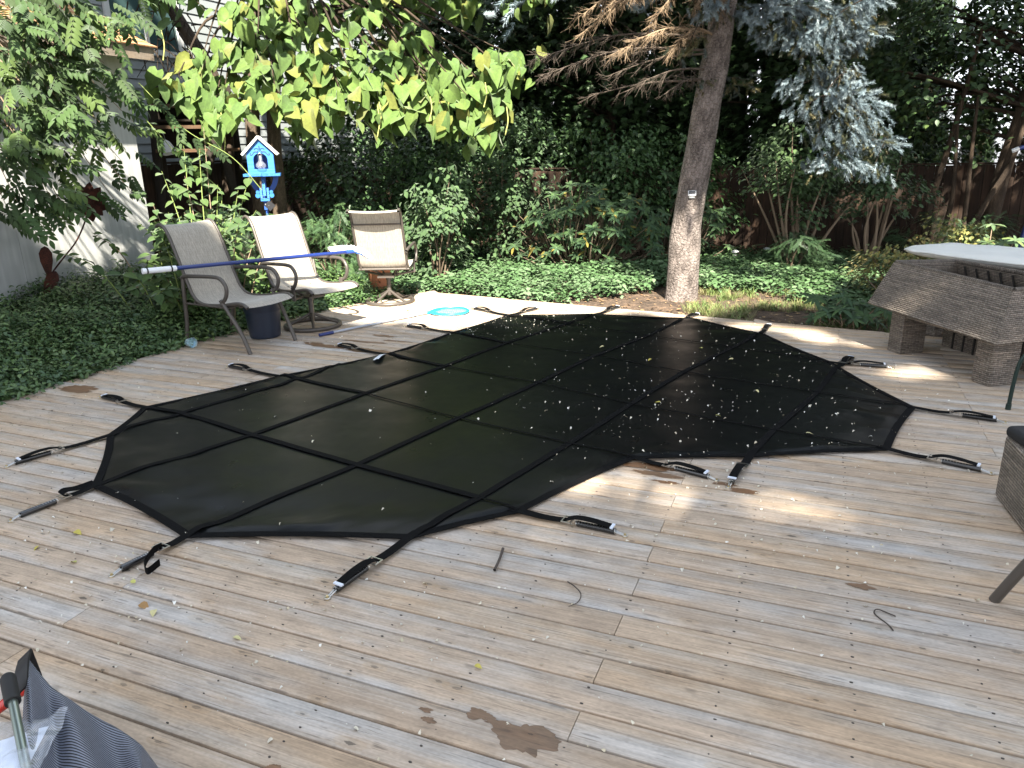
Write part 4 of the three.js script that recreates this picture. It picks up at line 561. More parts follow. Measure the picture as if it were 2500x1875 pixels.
// ------------------------------------------------------------------ shed, neighbour's house, fences
const whitePaintT = tex(256, 256, (u, v) => { const a = vn(u * 40, v * 4, 901, 40, 4), b = vn(u * 10, v * 10, 902, 10, 10), k = 0.97 + (a - 0.5) * 0.1 + (b - 0.5) * 0.08; return [0.70 * k, 0.705 * k, 0.70 * k]; });
const shedMat = std({ map: whitePaintT, roughness: 0.75 });
const fenceTex = tex(512, 512, (u, v) => { const a = vn(u * 60, v * 3, 911, 60, 3), b = vn(u * 6, v * 6, 912, 6, 6), c = vn(u * 160, v * 10, 913, 160, 10), k = 0.8 + (a - 0.5) * 0.35 + (b - 0.5) * 0.35 + (c - 0.5) * 0.25; return [0.275 * k, 0.205 * k, 0.155 * k]; });  // board brown darkened all over, standing in for shade under the canopy
const cedarTex = tex(256, 256, (u, v) => { const a = vn(u * 50, v * 4, 921, 50, 4), b = vn(u * 5, v * 5, 922, 5, 5), k = 0.88 + (a - 0.5) * 0.28 + (b - 0.5) * 0.2; return [0.78 * k, 0.60 * k, 0.42 * k]; });
{
  const t = thing('garden_shed', 'pale painted garden shed with cedar roof half hidden by vines', 'shed', [-8.35, 0, -7.2]);
  const R = rng(5), bw = 0.61;
  for (let i = 0; i < 14; i++) mesh('wall_board', metricUV(box(0.02, 3.12, bw - 0.003, -0.01 - R() * 0.001, 1.46, bw / 2 + i * bw - 0.36)), shedMat, t);
  mesh('wall_backing', box(0.02, 3.1, 8.5, -0.035, 1.46, 3.93), std({ color: lin(0.2, 0.2, 0.2) }), t);
  mesh('end_wall', metricUV(box(3.0, 3.1, 0.03, -1.55, 1.46, -0.335)), shedMat, t);
  const fm = std({ map: woodA, color: lin(0.42, 0.42, 0.42), roughness: 0.9 });
  mesh('fascia', metricUV(box(0.025, 0.15, 8.9, 0.46, 2.985, 4.05), 0.3), fm, t); mesh('rake_board', metricUV(box(1.9, 0.12, 0.025, -0.95, 0, -0.4).rotateZ(-0.40).translate(0.46, 2.985, 0), 0.3), fm, t);
  mesh('soffit', box(0.46, 0.02, 8.6, 0.225, 2.99, 4.2), std({ color: lin(0.25, 0.22, 0.19) }), t);
  const sl = Math.tan(0.40); for (let i = 0; i < 13; i++) { const g = metricUV(box(0.19, 0.016, 8.95, 0, 0, 0)); g.rotateZ(-0.40 + 0.05).translate(0.42 - i * 0.15, 3.085 + i * 0.15 * sl + 0.012, 4.03); mesh('roof_plank', g, std({ map: cedarTex, color: lin(0.85 + R() * 0.3, 0.85 + R() * 0.25, 0.8 + R() * 0.2), roughness: 0.8 }), t); }
}
{
  const t = thing('neighbour_house', 'grey clapboard house wall with a window beyond the shed', 'house', [-11, 0, -6]);
  const R = rng(6), sd = [0, 1, 2].map(k => std({ color: lin(0.26 + k * 0.015, 0.285 + k * 0.015, 0.29 + k * 0.015), roughness: 0.6 }));
  for (let i = 0; i < 44; i++) { const y = -0.1 + i * 0.15; const P = (z0, z1) => { const g = new THREE.BufferGeometry(), a = [0, y + 0.158], b = [0.018, y + 0.003], c = [0.0, y], v = [], I = []; for (const z of [z0, z1]) for (const q of [a, b, c]) v.push(q[0], q[1], z); I.push(0, 3, 1, 1, 3, 4, 1, 4, 2, 2, 4, 5, 0, 1, 2, 3, 5, 4); g.setAttribute('position', new THREE.Float32BufferAttribute(v, 3)); g.setIndex(I); const n = g.toNonIndexed(); n.computeVertexNormals(); return metricUV(n); };
    if (y > 3.45 && y < 5.2) { mesh('siding_board', P(1, -3.7), sd[i % 3], t); mesh('siding_board', P(-5.3, -13), sd[(i + 1) % 3], t); } else mesh('siding_board', P(1, -13), sd[Math.floor(R() * 3)], t); }
  mesh('wall_core', box(0.3, 6.6, 14, -0.17, 3.2, -6), std({ color: lin(0.3, 0.31, 0.32) }), t);
  const w = new THREE.Group(); w.name = 'window'; t.add(w); const wf = std({ color: lin(0.62, 0.63, 0.62), roughness: 0.5 });
  mesh('frame', merged([box(0.05, 1.8, 0.1, 0.03, 4.35, -3.76), box(0.05, 1.8, 0.1, 0.03, 4.35, -5.24), box(0.05, 0.1, 1.58, 0.031, 3.5, -4.5), box(0.05, 0.1, 1.58, 0.031, 5.2, -4.5), box(0.045, 1.7, 0.06, 0.03, 4.35, -4.5)]), wf, w); mesh('pane', box(0.008, 1.7, 1.4, 0.012, 4.35, -4.5), phys({ color: lin(0.05, 0.09, 0.09), roughness: 0.08, specularIntensity: 1 }), w);
  mesh('eave', box(0.7, 0.2, 14.6, 0.2, 6.55, -6), std({ color: lin(0.5, 0.5, 0.5) }), t);
}
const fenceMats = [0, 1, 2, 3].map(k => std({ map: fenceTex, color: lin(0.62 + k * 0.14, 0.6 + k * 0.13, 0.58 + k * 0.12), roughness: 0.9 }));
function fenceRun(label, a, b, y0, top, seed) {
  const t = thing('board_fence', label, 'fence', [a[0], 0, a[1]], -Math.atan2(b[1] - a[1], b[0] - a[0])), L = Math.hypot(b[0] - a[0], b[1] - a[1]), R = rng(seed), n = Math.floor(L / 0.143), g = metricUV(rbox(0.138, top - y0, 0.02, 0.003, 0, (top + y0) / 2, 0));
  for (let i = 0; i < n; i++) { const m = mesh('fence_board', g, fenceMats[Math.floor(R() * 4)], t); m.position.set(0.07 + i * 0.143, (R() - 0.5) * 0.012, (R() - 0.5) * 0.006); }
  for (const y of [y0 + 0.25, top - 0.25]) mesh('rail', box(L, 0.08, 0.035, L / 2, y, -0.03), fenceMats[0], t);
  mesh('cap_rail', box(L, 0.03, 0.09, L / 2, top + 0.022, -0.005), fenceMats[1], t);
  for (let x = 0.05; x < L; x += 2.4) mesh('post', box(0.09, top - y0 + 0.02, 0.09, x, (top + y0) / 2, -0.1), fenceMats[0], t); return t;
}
fenceRun('brown vertical board fence, colour darkened for shade, along the back of the garden', [-9.95, -14.75], [8, -14.55], -0.22, 1.38, 21);
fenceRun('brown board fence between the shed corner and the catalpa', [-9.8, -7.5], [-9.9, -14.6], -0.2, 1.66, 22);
{ const t = thing('timber_rack', 'blackened timber rack with shelves leaning between shed and tree', 'rack', [-9.25, 0, -9.4], 0.75), dk = std({ map: woodA, color: lin(0.05, 0.045, 0.04), roughness: 0.9 }), br = std({ map: woodA, color: lin(0.22, 0.15, 0.1), roughness: 0.9 });
  mesh('tabletop', metricUV(box(1.15, 0.14, 0.6, 0.1, 2.72, 0)), dk, t); for (const [y, z] of [[2.5, 0.25], [2.2, 0.25], [1.86, 0.25]]) mesh('shelf', metricUV(box(1.2, 0.05, 0.12, 0.1, y, z)), br, t); mesh('shelf', metricUV(box(1.1, 0.03, 0.5, 0.1, 2.3, 0)), dk, t);
  for (const [a, b] of [[[0.62, 2.7, 0.2], [0.12, 1.4, 0.35]], [[-0.45, 2.7, 0.2], [-0.6, -0.15, 0.25]], [[-0.45, 2.7, -0.25], [-0.5, -0.15, -0.3]], [[0.65, 2.7, -0.25], [0.7, -0.15, -0.3]], [[0.3, 2.7, 0.22], [0.75, -0.15, 0.3]]]) mesh('leg', bar(a, b, 0.07, 7), dk, t); mesh('back_boards', metricUV(box(1.1, 0.9, 0.03, 0.1, 2.2, -0.28)), dk, t); }
{ const t = thing('garden_lamp', 'small white cone shaped lamp hanging by the timber rack', 'lamp', [-9.0, 1.82, -8.72]); mesh('shade', new THREE.LatheGeometry([[0.012, 0.2], [0.05, 0.16], [0.1, 0.01], [0.104, 0]].map(p => new THREE.Vector2(...p)), 20), std({ color: lin(0.75, 0.75, 0.75), side: THREE.DoubleSide }), t); mesh('hook', tube([[0, 0.2, 0], [0, 0.28, 0], [-0.04, 0.34, 0], [-0.07, 0.3, 0]], 0.004, 16, 5), steel, t); t.rotation.z = 0.3; }

// ------------------------------------------------------------------ sun patches: where the shade trees leave the ground lit
function lit(x, z) {
  const edge = x < -5.4 ? -7.0 : x < -5.0 ? lerp(-7.0, -6.62, (x + 5.4) / 0.4) : x < -3.4 ? -6.62 : x < -2.2 ? lerp(-6.62, -7.7, (x + 3.4) / 1.2) : x < -0.9 ? lerp(-7.7, -8.3, (x + 2.2) / 1.3) : lerp(-8.3, -10.5, clamp((x + 0.9) / 0.7));
  if (z < edge + 0.05 * Math.sin(x * 5)) return true;
  for (const [cx, cz, a, b] of [[-0.86, -3.62, 0.56, 0.36], [0.05, -3.70, 0.4, 0.26], [-1.05, -3.1, 0.2, 0.16], [0.75, -6.45, 0.5, 0.3], [-0.35, -7.75, 0.6, 0.26], [0.25, -7.35, 0.5, 0.24], [-1.3, -8.0, 0.4, 0.25], [-2.7, -7.0, 0.3, 0.2]]) if (((x - cx) / a) ** 2 + ((z - cz) / b) ** 2 < 1) return true;
  return false;
}
const CAT=[[-8.16,2.62,-8.24],[-7.93,2.83,-8.46],[-7.94,2.44,-8.32],[-7.65,3.01,-8.72],[-7.61,2.49,-8.49],[-7.72,2.29,-8.39],[-7.45,3.30,-8.89],[-7.11,3.05,-8.91],[-7.15,2.68,-8.62],[-7.05,3.48,-9.21],[-6.76,2.86,-8.93],[-6.63,2.44,-8.78],[-6.55,2.11,-8.72],[-6.45,3.15,-9.16],[-6.27,2.67,-9.04],[-6.08,2.31,-8.93],[-6.13,3.39,-9.49],[-5.90,2.90,-9.29],[-5.76,2.48,-9.13],[-5.63,2.15,-9.10],[-5.75,3.53,-9.84],[-5.52,3.02,-9.63],[-5.34,2.59,-9.39],[-5.20,2.23,-9.23],[-5.15,2.83,-9.72],[-4.92,2.40,-9.50],[-4.68,2.64,-9.73],[-4.55,2.27,-9.58],[-4.39,2.69,-9.87],[-4.26,2.32,-9.70],[-4.32,1.94,-9.57],[-4.10,2.56,-9.88],[-4.10,2.80,-9.99],[-4.83,2.13,-9.44],[-6.65,3.61,-9.51],[-5.57,3.67,-10.18],[-7.40,3.68,-9.19],[-5.07,3.76,-10.65],[-7.54,3.51,-8.95],[-6.06,3.73,-9.89],[-6.81,2.37,-8.51],[-7.19,2.98,-8.72],[-6.51,2.85,-8.99],[-6.02,2.60,-9.09],[-5.59,2.71,-9.35],[-5.12,2.53,-9.51]];
const CATLOW=[[-6.51,2.25,-8.49],[-6.45,2.08,-8.54],[-7.25,2.20,-7.87],[-7.03,2.31,-8.06],[-4.40,1.92,-9.75],[-4.74,2.10,-9.59]];
const VINE=[[-7.26,2.95,-5.33],[-7.16,3.04,-5.46],[-7.05,2.97,-5.60],[-6.92,3.06,-5.76],[-7.23,2.75,-5.35],[-7.13,2.68,-5.49],[-7.00,2.77,-5.66],[-6.88,2.69,-5.80],[-7.29,2.47,-5.28],[-7.18,2.39,-5.42],[-7.06,2.43,-5.58],[-6.93,2.44,-5.74],[-7.26,2.44,-6.28],[-7.34,2.17,-5.21],[-7.24,2.09,-5.35],[-7.11,2.18,-5.52],[-6.98,2.22,-5.68],[-6.87,2.26,-5.81],[-7.39,2.51,-6.59],[-7.41,2.30,-6.72],[-7.38,1.83,-5.16],[-7.27,1.79,-5.30],[-7.17,1.83,-5.44],[-7.39,1.53,-5.14],[-7.22,1.57,-5.37],[-7.43,1.36,-5.08],[-7.31,1.39,-5.25],[-6.95,2.98,-5.72],[-6.79,2.82,-5.91],[-7.32,2.74,-6.52],[-7.06,1.96,-5.58],[-7.43,1.97,-6.39],[-7.46,1.87,-6.51],[-7.33,1.48,-6.20],[-7.18,1.47,-6.37],[-6.82,2.99,-5.87],[-6.67,3.17,-6.04],[-6.56,3.13,-6.16],[-6.98,3.14,-5.68],[-7.14,3.16,-5.47],[-6.98,1.96,-5.68],[-7.15,1.38,-5.47]];
const SPR=[[-1.36,3.18,-9.25],[-1.06,3.18,-9.29],[-0.78,3.16,-9.32],[-0.49,3.16,-9.34],[-0.22,3.14,-9.35],[0.01,3.10,-9.35],[0.19,3.13,-9.35],[-0.86,3.03,-9.31],[-0.58,3.01,-9.33],[-0.34,2.97,-9.34],[-0.11,2.98,-9.35],[0.11,2.98,-9.35],[-0.76,2.91,-9.32],[-0.42,2.79,-9.34],[-0.14,2.80,-9.35],[0.09,2.81,-9.35],[0.22,2.86,-9.35],[-0.07,2.61,-9.35],[0.07,2.51,-9.35],[-0.15,2.45,-9.35],[-0.30,2.58,-9.35],[-0.13,2.24,-9.35],[0.11,2.16,-9.35],[0.34,2.15,-9.34],[0.26,2.04,-9.35],[-0.01,1.98,-9.35],[0.18,1.90,-9.35],[0.41,1.96,-9.34],[-0.14,1.86,-9.35],[0.11,1.76,-9.35],[0.34,1.77,-9.34],[0.54,1.77,-9.33],[-0.03,1.66,-9.35],[0.22,1.58,-9.35],[0.46,1.51,-9.34],[-0.11,1.56,-9.35],[-0.31,2.11,-9.34],[-0.42,2.35,-9.34],[0.19,2.28,-9.35],[0.00,2.33,-9.35],[-1.32,2.58,-9.26],[-1.41,2.39,-9.24],[-1.22,2.48,-9.27],[-1.02,2.47,-9.29],[-1.53,2.78,-9.22]];
const DEADB=[[-3.39,2.78,-8.98],[-3.25,2.58,-8.82],[-2.80,3.13,-8.76],[-2.67,2.96,-8.59],[-2.48,3.22,-8.75],[-2.22,3.28,-8.72],[-2.28,2.75,-8.60],[-1.99,3.01,-8.88],[-1.72,2.76,-8.83],[-1.51,3.13,-8.97],[-1.29,3.17,-9.11],[-2.05,2.44,-8.76],[-2.53,2.53,-8.95],[-1.79,2.35,-9.02],[-2.87,2.33,-9.16]];
const TRUNKS=[[-1.57,-0.05,-9.29],[-1.54,0.78,-9.29],[-1.45,1.53,-9.31],[-1.37,2.25,-9.32],[-1.31,2.68,-9.33],[-1.25,3.29,-9.34]];
const KNOT=[[-6.62,2.08,-6.95],[-6.61,1.85,-6.83],[-6.72,1.96,-6.72],[-6.60,1.56,-6.55],[-6.76,1.62,-6.39],[-6.30,1.46,-6.71],[-6.09,1.11,-6.63],[-6.14,0.98,-6.44],[-6.64,0.91,-6.07],[-6.50,1.18,-6.37],[-6.17,1.54,-7.09],[-6.21,1.39,-6.92],[-6.78,1.28,-6.22],[-6.56,0.72,-6.02],[-5.56,0.49,-7.33]];
const LONGV=[[-7.04,2.54,-6.53],[-6.76,2.06,-6.81],[-6.43,1.75,-7.13],[-6.21,1.37,-7.32]];
const LONGV2=[[-7.03,2.16,-6.54],[-6.85,1.81,-6.72],[-6.70,1.60,-6.87],[-6.56,1.39,-7.01],[-6.56,1.23,-7.01]];
// ------------------------------------------------------------------ blue spruce
{
  const R = rng(41), t = thing('spruce_tree', 'blue spruce with bare leaning trunk and silvery drooping boughs', 'tree', [0, 0, 0]);
  mesh('trunk', limb([[-1.60, -0.25, -9.29], ...TRUNKS.map(p => p), [-1.05, 5.5, -9.35], [-0.8, 8.5, -9.4], [-0.65, 11.5, -9.4]], [0.235, 0.20, 0.183, 0.168, 0.158, 0.15, 0.14, 0.1, 0.06, 0.02], 22, 12, 0.07, 44), sprucebarkMat, t);
  const axis = (y) => { const k = [[0, -1.57], [0.78, -1.54], [1.53, -1.45], [2.25, -1.37], [3.3, -1.25], [5.5, -1.05], [8.5, -0.8], [12, -0.62]]; for (let i = 0; i < k.length - 1; i++) if (y <= k[i + 1][0]) return lerp(k[i][1], k[i + 1][1], (y - k[i][0]) / (k[i + 1][0] - k[i][0])); return -0.6; };
  // needle shoot
  const nd = []; { const r2 = rng(3); for (let i = 0; i < 96; i++) { const s = r2() * 0.11, a = r2() * 6.283, f = 0.55 + r2() * 0.3, l = 0.024 + r2() * 0.006, c = Math.cos(a), q = Math.sin(a), w = 0.0026; nd.push([c * 0.003 - q * w, q * 0.003 + c * w, s, c * 0.003 + q * w, q * 0.003 - c * w, s, c * l, q * l, s + l * f]); } }
  const sg = new THREE.BufferGeometry(); { const P = []; for (const n of nd) P.push(...n); sg.setAttribute('position', new THREE.Float32BufferAttribute(P, 3)); sg.setAttribute('uv', new THREE.BufferAttribute(new Float32Array(P.length / 3 * 2), 2)); sg.computeVertexNormals(); }
  const shoots = [], old = [];
  const ends = [];
  SPR.forEach(([x, y, z], i) => {
    const c = V(x, y, z + (R() - 0.35) * 0.7); let s = null, best = 1e9;
    for (const e of ends) { const d = e.distanceTo(c); if (d < best && (e.x < c.x - 0.02 || e.y > c.y + 0.08)) { best = d; s = e; } }
    if (!s || best > 0.6) { const y0 = Math.min(4.8, y + 0.4 + R() * 0.4 + Math.abs(x - axis(y)) * 0.3); s = V(axis(y0), y0, -9.33); best = s.distanceTo(c); }
    ends.push(c); const big = best > 0.6, mid = s.clone().lerp(c, 0.55).add(V(0, big ? 0.1 : 0.02, 0)); mesh('branch', limb([s, mid, c], big ? [0.026, 0.015, 0.006] : [0.007, 0.006, 0.004], 5, 5), darkBark, t);
    const n = i > 39 ? 9 : i < 17 ? 32 : 20, dir = c.clone().sub(mid).normalize();
    for (let k = 0; k < n; k++) { const p = c.clone().add(V(gauss(R) * 0.16, gauss(R) * 0.08, gauss(R) * 0.17)); const f = dir.clone().multiplyScalar(0.7).add(V(gauss(R) * 0.6 + 0.35, gauss(R) * 0.4 - 0.25, gauss(R) * 0.6 + 0.45)); (i > 39 || R() < 0.12 ? old : shoots).push({ p, q: orient(f, V(0, 1, 0)), s: 0.85 + R() * 0.5 }); }
    for (let k = 0; k < 10; k++) { const q = s.clone().lerp(c, 0.4 + R() * 0.6).add(V(gauss(R) * 0.1, -R() * 0.16, gauss(R) * 0.1)); old.push({ p: q, q: orient(V(gauss(R), -0.9, gauss(R)), V(0, 0.3, 1)), s: 0.5 + R() * 0.5 }); }
  });
  for (let i = 0; i < 160; i++) {                                  // the crown above, whorl on whorl
    const y = 4.2 + Math.pow(R(), 1.1) * 6.8, a = R() * 6.283, r = (11.6 - y) * 0.33 * (0.55 + R() * 0.5), s = V(axis(y), y, -9.35), c = V(s.x + Math.cos(a) * r, y - 0.25 * r - 0.2, -9.35 + Math.sin(a) * r);
    mesh('branch', limb([s, s.clone().lerp(c, 0.5).add(V(0, 0.1, 0)), c], [0.04, 0.02, 0.008], 4, 3), darkBark, t);
    for (let k = 0; k < 46; k++) { const q = 0.25 + R() * 0.8, p = s.clone().lerp(c, q).add(V(gauss(R) * 0.34 * q, -Math.abs(gauss(R)) * 0.25, gauss(R) * 0.34 * q)); shoots.push({ p, q: orient(c.clone().sub(s).normalize().add(V(gauss(R) * 0.8, gauss(R) * 0.4, gauss(R) * 0.8)), V(0, 1, 0)), s: 1.6 + R() * 0.8 }); }
  }
  for (let i = 0; i < 34; i++) {                                   // extra boughs above the view, added sunward to shade the trunk
    const yt = 1.4 + R() * 1.25, k = 2.2 + R() * 1.5, c = V(axis(yt) + SX * k + gauss(R) * 0.1, Math.max(3.95, yt + k), -9.3 + SZ * k + gauss(R) * 0.25), y0 = c.y + 0.6 + R() * 0.5, s = V(axis(y0), y0, -9.35);
    mesh('branch', limb([s, s.clone().lerp(c, 0.5).add(V(0, 0.15, 0)), c], [0.04, 0.02, 0.008], 4, 4), darkBark, t);
    for (let q = 0; q < 44; q++) { const f = 0.45 + R() * 0.65; shoots.push({ p: s.clone().lerp(c, f).add(V(gauss(R) * 0.3, -Math.abs(gauss(R)) * 0.12, gauss(R) * 0.3)), q: orient(V(SX + gauss(R) * 0.8, gauss(R) * 0.4, SZ + gauss(R) * 0.8), V(0, 1, 0)), s: 1.7 + R() * 0.8 }); }
  }
  const nm = (c) => std({ color: c, roughness: 0.6, side: THREE.DoubleSide });
  leaves(t, 'shoot', 'needles', sg, shoots, [[0.19, 0.25, 0.28], [0.22, 0.285, 0.315], [0.155, 0.21, 0.24], [0.26, 0.32, 0.345]], 0, nm, R);
  leaves(t, 'shoot', 'old_needles', sg, old, [[0.08, 0.085, 0.04], [0.06, 0.075, 0.05], [0.10, 0.09, 0.04], [0.065, 0.085, 0.08]], 0, nm, R);
  // dead lower boughs
  const deadA = std({ color: lin(0.25, 0.18, 0.115), roughness: 0.9 }), deadB = std({ color: lin(0.09, 0.07, 0.055), roughness: 0.9 });
  const lit2 = DEADB.map((p, i) => [V(...p), i]);
  for (const [e, i] of lit2) {
    const y0 = e.y > 2.9 ? 3.35 + R() * 0.5 : e.y + 0.12 + R() * 0.15, s = V(axis(y0), y0, -9.3), mid = s.clone().lerp(e, 0.5).add(V(0, i < 11 ? 0.14 : 0.06, 0.08)), cv = new THREE.CatmullRomCurve3([s, mid, e]), parts = [limb([s, mid, e], [0.015, 0.010, 0.003], 5, 6)];
    const N = i < 11 ? 46 : 14;
    for (let k = 0; k < N; k++) {
      const q = 0.3 + 0.7 * k / N, p = cv.getPoint(q), tg = cv.getTangent(q), sd = k % 2 ? 1 : -1, L = (0.10 + R() * 0.17) * (1.15 - q * 0.6), sv = tg.clone().cross(V(0, 1, 0)).normalize().multiplyScalar(sd);
      const f = tg.clone().multiplyScalar(0.7).addScaledVector(sv, 0.7).add(V(gauss(R) * 0.6, -0.3 - R() * 0.5 + (R() < 0.3 ? 0.8 : 0), gauss(R) * 0.6)).normalize(), p2 = p.clone().addScaledVector(f, L);
      parts.push(new THREE.CylinderGeometry(0.0022, 0.0045, L, 4, 1, true).applyQuaternion(new THREE.Quaternion().setFromUnitVectors(V(0, 1, 0), f)).translate((p.x + p2.x) / 2, (p.y + p2.y) / 2, (p.z + p2.z) / 2));
      for (let m = 0; m < 7; m++) { const b = p.clone().lerp(p2, 0.15 + m * 0.13), l = 0.05 + R() * 0.09, ff = f.clone().add(V(gauss(R) * 0.9, gauss(R) * 0.7 - 0.25, gauss(R) * 0.9)).normalize(); parts.push(new THREE.CylinderGeometry(0.0012, 0.0026, l, 3, 1, true).translate(0, l / 2, 0).applyQuaternion(new THREE.Quaternion().setFromUnitVectors(V(0, 1, 0), ff)).translate(b.x, b.y, b.z)); }
    }
    mesh('dead_branch', merged(parts), i < 11 && i > 1 ? deadA : deadB, t);
  }
  const sl = thing('solar_light', 'small white framed solar light fixed to the spruce trunk', 'solar light', [-1.462, 1.235, -9.118], 0.16);
  mesh('housing', rbox(0.095, 0.065, 0.02, 0.005, 0, 0, 0).rotateX(-0.45), std({ color: lin(0.55, 0.56, 0.58), roughness: 0.5 }), sl); mesh('cell', box(0.075, 0.038, 0.004, 0, 0.006, 0.0115).rotateX(-0.45), std({ color: lin(0.01, 0.012, 0.018), roughness: 0.2 }), sl); mesh('lamp_base', rbox(0.07, 0.03, 0.03, 0.004, 0, -0.04, -0.004), std({ color: lin(0.35, 0.36, 0.36), roughness: 0.5 }), sl);
}
// ------------------------------------------------------------------ catalpa
{
  const R = rng(51), t = thing('catalpa_tree', 'catalpa with forked brown trunks and big bright heart shaped leaves', 'tree', [0, 0, 0]);
  mesh('trunk', limb([[-8.30, -0.3, -9.7], [-8.33, 1.0, -9.75], [-8.36, 2.1, -9.8], [-8.2, 3.2, -9.8], [-7.7, 4.6, -9.6]], [0.15, 0.125, 0.115, 0.105, 0.07], 14, 10, 0.05, 52), catBark, t);
  mesh('trunk', limb([[-8.12, -0.3, -9.85], [-8.08, 1.0, -9.9], [-8.04, 2.1, -9.9], [-7.9, 3.2, -10.0], [-7.2, 4.8, -10.2]], [0.13, 0.115, 0.105, 0.095, 0.06], 14, 10, 0.05, 53), catBark, t);
  mesh('trunk', limb([[-8.95, -0.3, -9.9], [-8.93, 1.3, -9.75], [-8.88, 2.2, -9.8], [-9.1, 3.0, -9.9], [-9.7, 3.7, -10.1], [-10.3, 4.5, -10.2]], [0.13, 0.11, 0.1, 0.09, 0.08, 0.06], 12, 10, 0.06, 54), darkBark, t);
  mesh('branch', limb([[-8.75, 2.5, -9.9], [-9.0, 3.2, -9.6], [-9.4, 3.9, -9.5], [-9.6, 4.8, -9.5]], [0.06, 0.055, 0.05, 0.04], 8, 6), darkBark, t);
  const tw = []; for (let i = 0; i < 34; i++) { const a = V(-9.3 + gauss(R) * 0.5, 3.2 + R() * 0.9, -9.4 + gauss(R) * 0.3), b = a.clone().add(V(gauss(R) * 0.6, -0.2 - R() * 0.6, gauss(R) * 0.4)); tw.push(limb([a, a.clone().lerp(b, 0.5).add(V(0, 0.1, 0)), b], [0.012, 0.009, 0.004], 5, 4)); } mesh('twigs', merged(tw), darkBark, t);
  const items = [], hub = [V(-8.0, 3.5, -9.8), V(-7.6, 4.2, -9.8)];
  const heart = [0.35, 0.15, 0.55].map((c, i) => leafGeo(0.24, [0, 0.1, 0.28, 0.5, 0.72, 0.9, 1], [0.2, 0.37, 0.44, 0.40, 0.25, 0.09, 0.0], { fold: 0.15 + 0.22 * i, curl: c, back: 0.16, wave: 0.07 }));
  const clump = (c, n, rad, lo) => { for (let k = 0; k < n; k++) { const p = c.clone().add(V(gauss(R) * rad, gauss(R) * rad * 0.75, gauss(R) * rad)); const f = V(gauss(R) * 0.95 + 0.1, -0.25 - R() * 0.75, gauss(R) * 0.8 + 0.3), n2 = V(0.2 + gauss(R) * 0.9, 0.8 + gauss(R) * 0.3, 0.55 + gauss(R) * 0.9); items.push({ p, q: orient(f, n2), s: 0.5 + R() * 0.72 }); } };
  CAT.forEach((p, i) => { const c = V(...p).add(V(0, 0.08, 0)); const s = hub[i % 2], up = V(0, 0.55, 0); mesh('branch', limb([s, s.clone().lerp(c, 0.55).add(up), c.clone().add(V(0, 0.12, 0))], [0.035, 0.02, 0.006], 6, 6), darkBark, t); clump(c, 20, 0.25); });
  CATLOW.forEach(p => clump(V(...p), 7, 0.15));
  for (let i = 0; i < 75; i++) { const a = R() * 6.28, r = Math.sqrt(R()) * 3.1; clump(V(-6.6 + Math.cos(a) * r * 1.15, 4.3 + R() * 2.2 - r * 0.2, -9.9 + Math.sin(a) * r * 0.7), 17, 0.42); }
  leaves(t, 'leaf', 'foliage', heart, items, [[0.105, 0.19, 0.03], [0.082, 0.16, 0.026], [0.12, 0.205, 0.034], [0.095, 0.18, 0.038], [0.125, 0.2, 0.032], [0.105, 0.185, 0.03], [0.088, 0.165, 0.03], [0.17, 0.195, 0.03]], 300, leafMat({ trans: 0.28, coat: 0.3, cr: 0.45, veins: true }), R);
  const pods = std({ color: lin(0.36, 0.38, 0.12), roughness: 0.6 });
  for (const [x, y, z, l] of [[-7.30, 2.3, -8.0, 0.55], [-5.55, 2.35, -8.95, 0.38], [-5.52, 2.4, -8.95, 0.34], [-4.9, 2.45, -9.2, 0.3], [-8.0, 3.3, -7.9, 0.35], [-3.95, 2.3, -9.5, 0.35], [-4.2, 2.6, -9.4, 0.3]]) mesh('seed_pod', tube([[x, y, z], [x + 0.015, y - l * 0.5, z], [x - 0.02, y - l, z + 0.02]], 0.008, 14, 6), pods, t);
}
